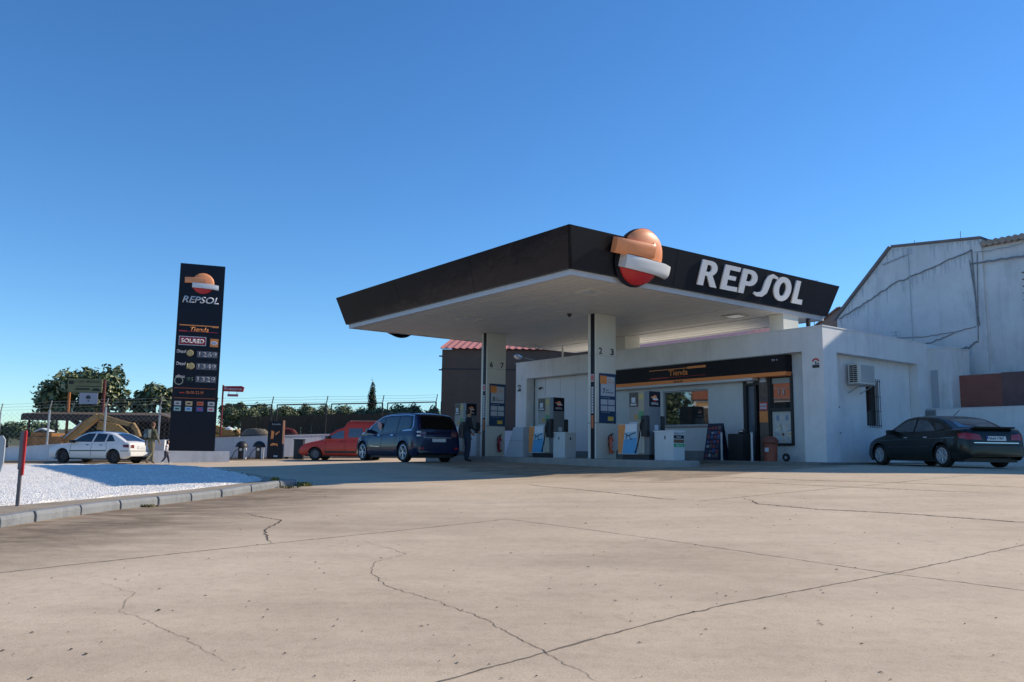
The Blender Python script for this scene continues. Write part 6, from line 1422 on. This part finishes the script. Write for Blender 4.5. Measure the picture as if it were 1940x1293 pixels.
# ---- old white hatchback
cs = dict(L=4.10, W=1.69, zb=.22, wheels=(.78, 3.30), wr=.30, belt=.88, tum=.30, rr=.30, rc=.86, fr=.45, fc=.78, bow=.14,
    deck=[(0, .40), (.0, .60), (.02, .82), (.08, .93), (.30, .95), (.8, .92), (2.7, .89), (3.0, .87), (3.6, .79), (3.98, .70), (4.08, .58), (4.10, .42)],
    roof=[(.26, .94), (.55, 1.10), (.95, 1.30), (1.3, 1.36), (1.8, 1.38), (2.2, 1.36), (2.45, 1.28), (2.8, 1.08), (3.08, .88)])
c3_ = Car('parked_car', 'old white hatchback with black wheels parked at far left by the white wall', 'car', cs, WHPAINT, carloc(215, 880, 36, -78, cs), -78)
c3_.decal('rear_side_window', [(1.28, .94), (1.22, 1.27), (1.72, 1.30), (1.84, .93)], 'L', GLASS, both=True)
c3_.decal('front_side_window', [(1.92, .93), (1.82, 1.30), (2.18, 1.29), (2.5, 1.17), (2.84, .93)], 'L', GLASS, both=True)
c3_.decal('quarter_window', [(.78, .97), (1.20, .95), (1.14, 1.26), (.98, 1.22)], 'L', GLASS, both=True)
c3_.decal('rear_window', [(-.56, .99), (.56, .99), (.46, 1.29), (-.46, 1.29)], 'B', mat('rear_blue_glass', (.02, .03, .06), .08, ior=1.9), step=.05)
c3_.decal('windscreen', [(-.62, .92), (.62, .92), (.48, 1.32), (-.48, 1.32)], 'F', GLASS, step=.05)
TL3 = mat('tail_lamp_dull', (.13, .015, .02), .4); c3_.decal('tail_lamp', [(.50, .68), (.50, .82), (.78, .84), (.78, .70)], 'B', TL3, both=True); c3_.decal('tail_lamp', [(.01, .70), (.02, .84), (.34, .82), (.30, .72)], 'L', TL3, both=True)
c3_.line('side_moulding', [(1.12, .56), (2.95, .54)], 'L', DARKP, .045); c3_.line('bumper_moulding', [(.02, .56), (.42, .56)], 'L', mat('bumper_grey', (.30, .30, .29), .6), .04); c3_.line('bumper_moulding', [(-.78, .56), (.78, .56)], 'B', mat('bumper_grey', (.30, .30, .29), .6), .04, both=False)
for pts in ([(1.88, .30), (1.88, .90)], [(2.92, .4), (2.92, .88)], [(1.10, .60), (1.20, .92)]): c3_.line('door_seam', pts, 'L', SEAM)
for x in (1.34, 2.02): c3_.line('door_handle', [(x, .80), (x + .13, .80)], 'L', BLACKP, .03, off=.02)
plate(c3_, -.25, .25, .66, .76, 'BA 4718'); c3_.mirror(2.80, .90, BLACKP); c3_.wheels(.18, .19, 'plain', mat('steel_rim_dark', (.03, .03, .032), .6))
MB().box(-.05, .07, -.78, .78, .34, .52, bev=.03).build('rear_bumper', WHPAINT, c3_.root, True)

# ---- red van
cs = dict(L=4.05, W=1.60, zb=.24, wheels=(.78, 3.22), wr=.29, belt=.98, tum=.16, rr=.12, rc=.93, fr=.5, fc=.76, bow=.04,
    deck=[(0, .45), (.0, .7), (.02, .98), (.5, 1.0), (2.5, .99), (2.78, .97), (3.3, .88), (3.8, .76), (3.98, .62), (4.05, .45)],
    roof=[(.0, 1.0), (.02, 1.4), (.06, 1.72), (.16, 1.83), (1.0, 1.85), (1.74, 1.83), (1.83, 1.74), (1.87, 1.58), (2.0, 1.52), (2.22, 1.46), (2.52, 1.26), (2.84, .98)])
REDV = mat('faded_red_paint', (.55, .035, .012), .45, coat=.2, var=.15, vscale=1.5)
c4_ = Car('parked_van', 'old red high-roofed van parked nose left behind the blue people carrier', 'van', cs, REDV, (-7.55+.0, 38.6, gz(-8, 39) + .02), -84)
p = at(597, 872, 38.6); hh = Vector((math.sin(R(-84)), math.cos(R(-84)), 0)); ll = Vector((-hh.y, hh.x, 0)); o_ = Vector((p.x, p.y, 0)) - hh * 3.22 - ll * .7
c4_.root.location = (o_.x, o_.y, gz(p.x, p.y) + .02)
VG = mat('van_glass', (.06, .08, .10), .08, ior=2.0)
c4_.decal('front_side_window', [(1.88, 1.02), (1.90, 1.38), (2.12, 1.36), (2.42, 1.20), (2.66, 1.02)], 'L', VG, both=True); c4_.decal('rear_side_window', [(1.02, 1.08), (1.02, 1.50), (1.66, 1.50), (1.68, 1.08)], 'L', VG, both=True); c4_.decal('rear_quarter_window', [(.22, 1.08), (.22, 1.50), (.86, 1.50), (.86, 1.08)], 'L', VG, both=True)
c4_.decal('windscreen', [(-.62, 1.02), (.62, 1.02), (.56, 1.42), (-.56, 1.42)], 'F', VG, step=.05); c4_.decal('rear_window', [(-.6, 1.1), (.6, 1.1), (.55, 1.55), (-.55, 1.55)], 'B', VG, step=.05)
c4_.decal('tail_lamp', [(.66, .6), (.66, .95), (.74, .95), (.74, .6)], 'B', TL, both=True)
for pts in ([(1.80, .32), (1.80, .98)], [(2.74, .4), (2.74, .95)]): c4_.line('door_seam', pts, 'L', SEAM)
c4_.line('side_moulding', [(1.2, .40), (2.75, .40)], 'L', DARKP, .10); c4_.line('door_handle', [(1.90, .88), (2.04, .88)], 'L', BLACKP, .03, off=.02); c4_.mirror(2.62, 1.02, BLACKP)
mb = MB()
for y in (-.55, .55): mb.box(.25, 1.65, y - .02, y + .02, 1.832, 1.86)
mb.parts('roof_rail', mat('pale_rail', (.5, .3, .25), .5), c4_.root); c4_.wheels(.17, .18, 'plain', mat('steel_rim_grey', (.14, .14, .15), .5))
MB().box(3.93, 4.09, -.66, .66, .36, .52, bev=.02).build('front_bumper', DARKP, c4_.root, True); c4_.decal('headlamp', [(.42, .60), (.42, .74), (.62, .74), (.62, .60)], 'F', mat('lamp_clear', (.4, .42, .45), .1), both=True)

# ================================================================ PEOPLE
def person(name, label, loc, rz, J, E, H, mats, regions, group=None, hair=None, head=None):
    """J: joints (name -> (x,y,z,r)); E: bones; one continuous skinned body"""
    t_ = thing(name, label, 'person', loc, rz, group)
    names = list(J); me = bpy.data.meshes.new('b'); me.from_pydata([J[n][:3] for n in names], [(names.index(a), names.index(b_)) for a, b_ in E], [])
    o = bpy.data.objects.new('b', me); COL.objects.link(o); md = o.modifiers.new('s', 'SKIN'); md.use_smooth_shade = True
    for i, n in enumerate(names):
        r = J[n][3]; r2 = J[n][4] if len(J[n]) > 4 else r; me.skin_vertices[0].data[i].radius = (r, r2); me.skin_vertices[0].data[i].use_root = (n == 'pelvis')
    sb = o.modifiers.new('u', 'SUBSURF'); sb.levels = 2; sb.render_levels = 2
    dg = bpy.context.evaluated_depsgraph_get(); dg.update(); m2 = bpy.data.meshes.new_from_object(o.evaluated_get(dg)); bpy.data.objects.remove(o); bpy.data.meshes.remove(me)
    m2.materials.clear(); b_ = link('body', m2, mats, t_, False); m2.polygons.foreach_set('use_smooth', [True] * len(m2.polygons))
    idx = []
    segs = [(Vector(J[a][:3]), Vector(J[c][:3]), regions(a, c)) for a, c in E]
    for f in m2.polygons:
        c = f.center; best = None
        for p, q, mi in segs:
            d = q - p; k = max(0, min(1, (c - p).dot(d) / max(d.length_squared, 1e-9))); e = (p + d * k - c).length
            if best is None or e < best[0]: best = (e, mi)
        idx.append(best[1])
    m2.polygons.foreach_set('material_index', idx); m2.update(); return t_
SKIN = mat('skin', (.42, .24, .16), .6); HAIRD = mat('dark_hair', (.02, .014, .01), .8); 
def build_person(name, label, loc, rz, h, pose, cloth, hairm, radf=1.0):
    """+x is forward, +y is left; h total height"""
    k = h / 1.75; P = pose; J = {}; E = []
    def V3(*a): return tuple(a)
    hz = .93 * k
    J['pelvis'] = (0, 0, hz, .125*k*radf, .095*k*radf); J['waist'] = (P.get('lean', 0)*.3, 0, 1.08*k, .115*k*radf, .088*k*radf); J['chest'] = (P.get('lean', 0), 0, 1.30*k, .140*k*radf, .10*k*radf)
    J['collar'] = (P.get('lean', 0)*1.1, 0, 1.44*k, .09*k*radf, .07*k*radf); hx = P.get('lean', 0)*1.3 + .01; J['neck'] = (hx, 0, 1.50*k, .052*k); J['skull'] = (hx + .015, 0, 1.60*k, .070*k); J['crown'] = (hx + .005, 0, 1.675*k, .075*k)
    E += [('pelvis', 'waist'), ('waist', 'chest'), ('chest', 'collar'), ('collar', 'neck'), ('neck', 'skull'), ('skull', 'crown')]
    for s_, S in ((1, 'l'), (-1, 'r')):
        kn, an, to = P['leg_' + S]
        J['hip_'+S] = (0, s_*.09*k, hz - .05*k, .095*k*radf); J['knee_'+S] = (kn[0]*k, s_*(.10*k) + kn[1]*k, kn[2]*k, .062*k*radf); J['ankle_'+S] = (an[0]*k, s_*.10*k + an[1]*k, an[2]*k, .042*k*radf); J['toe_'+S] = (to[0]*k, s_*.12*k + an[1]*k, to[2]*k, .036*k)
        E += [('pelvis', 'hip_'+S), ('hip_'+S, 'knee_'+S), ('knee_'+S, 'ankle_'+S), ('ankle_'+S, 'toe_'+S)]
        el, wr_ = P['arm_' + S]
        J['shoulder_'+S] = (J['collar'][0], s_*.17*k, 1.40*k, .058*k*radf); J['elbow_'+S] = (el[0]*k, s_*el[1]*k, el[2]*k, .044*k*radf); J['wrist_'+S] = (wr_[0]*k, s_*wr_[1]*k, wr_[2]*k, .028*k)
        E += [('collar', 'shoulder_'+S), ('shoulder_'+S, 'elbow_'+S), ('elbow_'+S, 'wrist_'+S)]
        d = (Vector(J['wrist_'+S][:3]) - Vector(J['elbow_'+S][:3])).normalized(); a = Vector((1, 0, 0)) if abs(d.x) < .8 else Vector((0, 0, 1)); a = (a - d * a.dot(d)).normalized(); w = Vector(J['wrist_'+S][:3])
        pm = w + d * .05*k; J['palm_'+S] = (*pm, .030*k, .018*k); E.append(('wrist_'+S, 'palm_'+S))
        inw = Vector((0, -s_, 0)); inw = (inw - d * inw.dot(d)); inw = inw.normalized() if inw.length > .1 else Vector((0, 0, -1))
        for fi, (o_, l) in enumerate(((-.027, .062), (-.009, .074), (.009, .070), (.026, .054))):
            q1 = pm + d * .03*k + a * o_*k; q2 = q1 + (d * .8 + inw * .25) * l * .5 * k; q3 = q2 + (d * .5 + inw * .7) * l * .5 * k
            for nn, q in (('f%da_' % fi, q1), ('f%db_' % fi, q2), ('f%dc_' % fi, q3)): J[nn + S] = (*q, .0095*k)
            E += [('palm_'+S, 'f%da_' % fi + S), ('f%da_' % fi + S, 'f%db_' % fi + S), ('f%db_' % fi + S, 'f%dc_' % fi + S)]
        q1 = w + d * .03*k - a * .035*k + inw * .01*k; q2 = q1 + (d * .8 - a * .4 + inw * .4) * .045*k; J['t1_'+S] = (*q1, .011*k); J['t2_'+S] = (*q2, .0095*k); E += [('wrist_'+S, 't1_'+S), ('t1_'+S, 't2_'+S)]
    def reg(a, c):
        if a in ('neck', 'skull') or c == 'neck' and False: return 0
        if any(c.startswith(x) for x in ('palm', 'f0', 'f1', 'f2', 'f3', 't1', 't2')): return 0
        if c.startswith('toe'): return 3
        if a.startswith(('hip', 'knee')) or c.startswith('hip'): return 2
        return 1
    t_ = person(name, label, loc, rz, J, E, h, [SKIN] + cloth, reg)
    hd = Vector((hx + .012, 0, 1.635*k)); sc = k
    yaw = P.get('yaw', 0); Mh = Matrix.Translation(hd) @ Matrix.Rotation(yaw, 4, 'Z')
    mb = MB(); mb.lathe([(.001, -.125), (.035, -.118), (.052, -.09), (.066, -.04), (.075, .01), (.077, .05), (.066, .088), (.04, .11), (.001, .118)], 20, Mh @ Matrix.Diagonal((1.18*sc, 1.0*sc, sc, 1)))
    for s_ in (1, -1): mb.lathe([(.001, -.03), (.012, -.02), (.014, .01), (.001, .03)], 8, Mh @ Matrix.Translation((-.005*sc, s_*.079*sc, -.01*sc)) @ Matrix.Diagonal((1.1*sc, .6*sc, sc, 1)))
    mb.prism([(.080*sc, -.035*sc), (.108*sc, -.035*sc), (.088*sc, .012*sc)], -.011*sc, .011*sc, 'y'); 
    hd_ = mb.build('head', SKIN, t_, True, 60)
    if yaw is not None and True:
        hd_.data.transform(Matrix()); 
    mb = MB()
    for s_ in (1, -1): mb.lathe([(.001, 0), (.011, .003), (.001, .006)], 8, Mh @ Matrix.Translation((.082*sc, s_*.03*sc, .018*sc)) @ Matrix.Rotation(R(90), 4, 'Y') @ Matrix.Diagonal((.6*sc, sc, sc, 1)))
    mb.build('eye', HAIRD, t_); mb = MB(); mb.box(.080*sc, .086*sc, -.022*sc, .022*sc, -.067*sc, -.060*sc); mb.bm.transform(Mh); mb.build('mouth', mat('lips', (.30, .10, .08), .6), t_)
    hr = P.get('hair', 'short')
    prof = [(.083, -.04), (.089, .01), (.088, .055), (.076, .096), (.045, .121), (.001, .129)] if hr == 'short' else [(.06, -.16), (.088, -.12), (.096, -.04), (.096, .03), (.084, .095), (.05, .125), (.001, .133)]
    mb = MB(); mb.lathe(prof, 18, Mh @ Matrix.Translation((-.018*sc, 0, .004*sc)) @ Matrix.Rotation(R(-9), 4, 'Y') @ Matrix.Diagonal((1.10*sc, 1.02*sc, sc, 1)))
    bm = mb.bm; cut = [v for v in bm.verts if (Mh.inverted() @ v.co).x > .052*sc and (Mh.inverted() @ v.co).z < .055*sc]; bmesh.ops.delete(bm, geom=cut, context='VERTS')
    mb.build('hair', hairm, t_, True, 60); return t_
walk = {'leg_l': ((.13, 0, .52), (.20, 0, .10), (.34, 0, .045)), 'leg_r': ((.02, 0, .50), (-.26, 0, .16), (-.15, 0, .05)), 'arm_l': ((-.10, .22, 1.14), (-.06, .25, .90)), 'arm_r': ((.08, .24, 1.13), (.22, .24, .93)), 'lean': .03}
def head_az(az): return R(90 - az)
g_ = at(283, 880, 35.0); zz = gz(g_.x, g_.y) + .015
m1 = build_person('person', 'man in olive camouflage clothes with a backpack walking past the white car', (g_.x, g_.y, zz), head_az(30), 1.76, walk, [mat('camo_olive', (.075, .075, .045), .9, col2=(.15, .14, .09), vscale=16), mat('camo_trousers', (.13, .12, .075), .9, col2=(.24, .21, .13), vscale=18), mat('boot_tan', (.14, .10, .07), .8)], mat('short_hair_brown', (.10, .05, .03), .8), radf=1.2)
bp_ = thing('backpack', 'pale blue-grey backpack on the back of the man in camouflage', 'bag', (g_.x, g_.y, zz), head_az(30))
MB().box(-.27, -.10, -.14, .14, 1.10, 1.46, bev=.05).build('bag', mat('backpack_grey', (.04, .055, .06), .8, col2=(.12, .16, .17), vscale=10), bp_, True); MB().box(-.30, -.271, -.10, .10, 1.13, 1.28, bev=.012).build('pocket', mat('backpack_blue', (.12, .20, .24), .8), bp_, True)
mb = MB()
for s_ in (-.1, .1): mb.tube([(-.14, s_, 1.42), (-.02, s_, 1.50), (.10, s_, 1.44), (.15, s_, 1.28), (.08, s_*1.3, 1.12), (-.12, s_*1.3, 1.08)], .018)
mb.build('strap', DARKP, bp_)
g2 = at(313, 877, 35.2); zz = gz(g2.x, g2.y) + .012
build_person('person', 'small child in a white top, dark leggings and white shoes walking by the planter', (g2.x, g2.y, zz), head_az(78), .98, dict(walk, hair='long', arm_l=((-.04, .20, 1.15), (.04, .22, .95)), leg_l=((.16, 0, .52), (.26, 0, .10), (.42, 0, .045)), leg_r=((.0, 0, .50), (-.26, 0, .16), (-.14, 0, .05))), [mat('white_top', (.62, .58, .58), .9), mat('dark_leggings', (.03, .03, .05), .9), LIGHTW], HAIRD, radf=1.3)
g3 = at(884, 877, 28.3); zz = gz(g3.x, g3.y) + .018
stand = {'leg_l': ((.03, .02, .50), (-.01, .03, .09), (.14, 0, .04)), 'leg_r': ((.03, -.02, .50), (-.02, -.03, .09), (.13, 0, .04)), 'arm_l': ((.06, .24, 1.13), (.22, .20, .98)), 'arm_r': ((.10, .23, 1.13), (.32, .20, 1.02)), 'lean': .03, 'yaw': -.3}
build_person('person', 'man in dark jacket and dark jeans standing between blue car and fuel pump', (g3.x, g3.y, zz), head_az(70), 1.78, stand, [mat('dark_jacket', (.014, .015, .02), .85), mat('dark_jeans', (.02, .03, .055), .9), DARKP], HAIRD, radf=1.15)
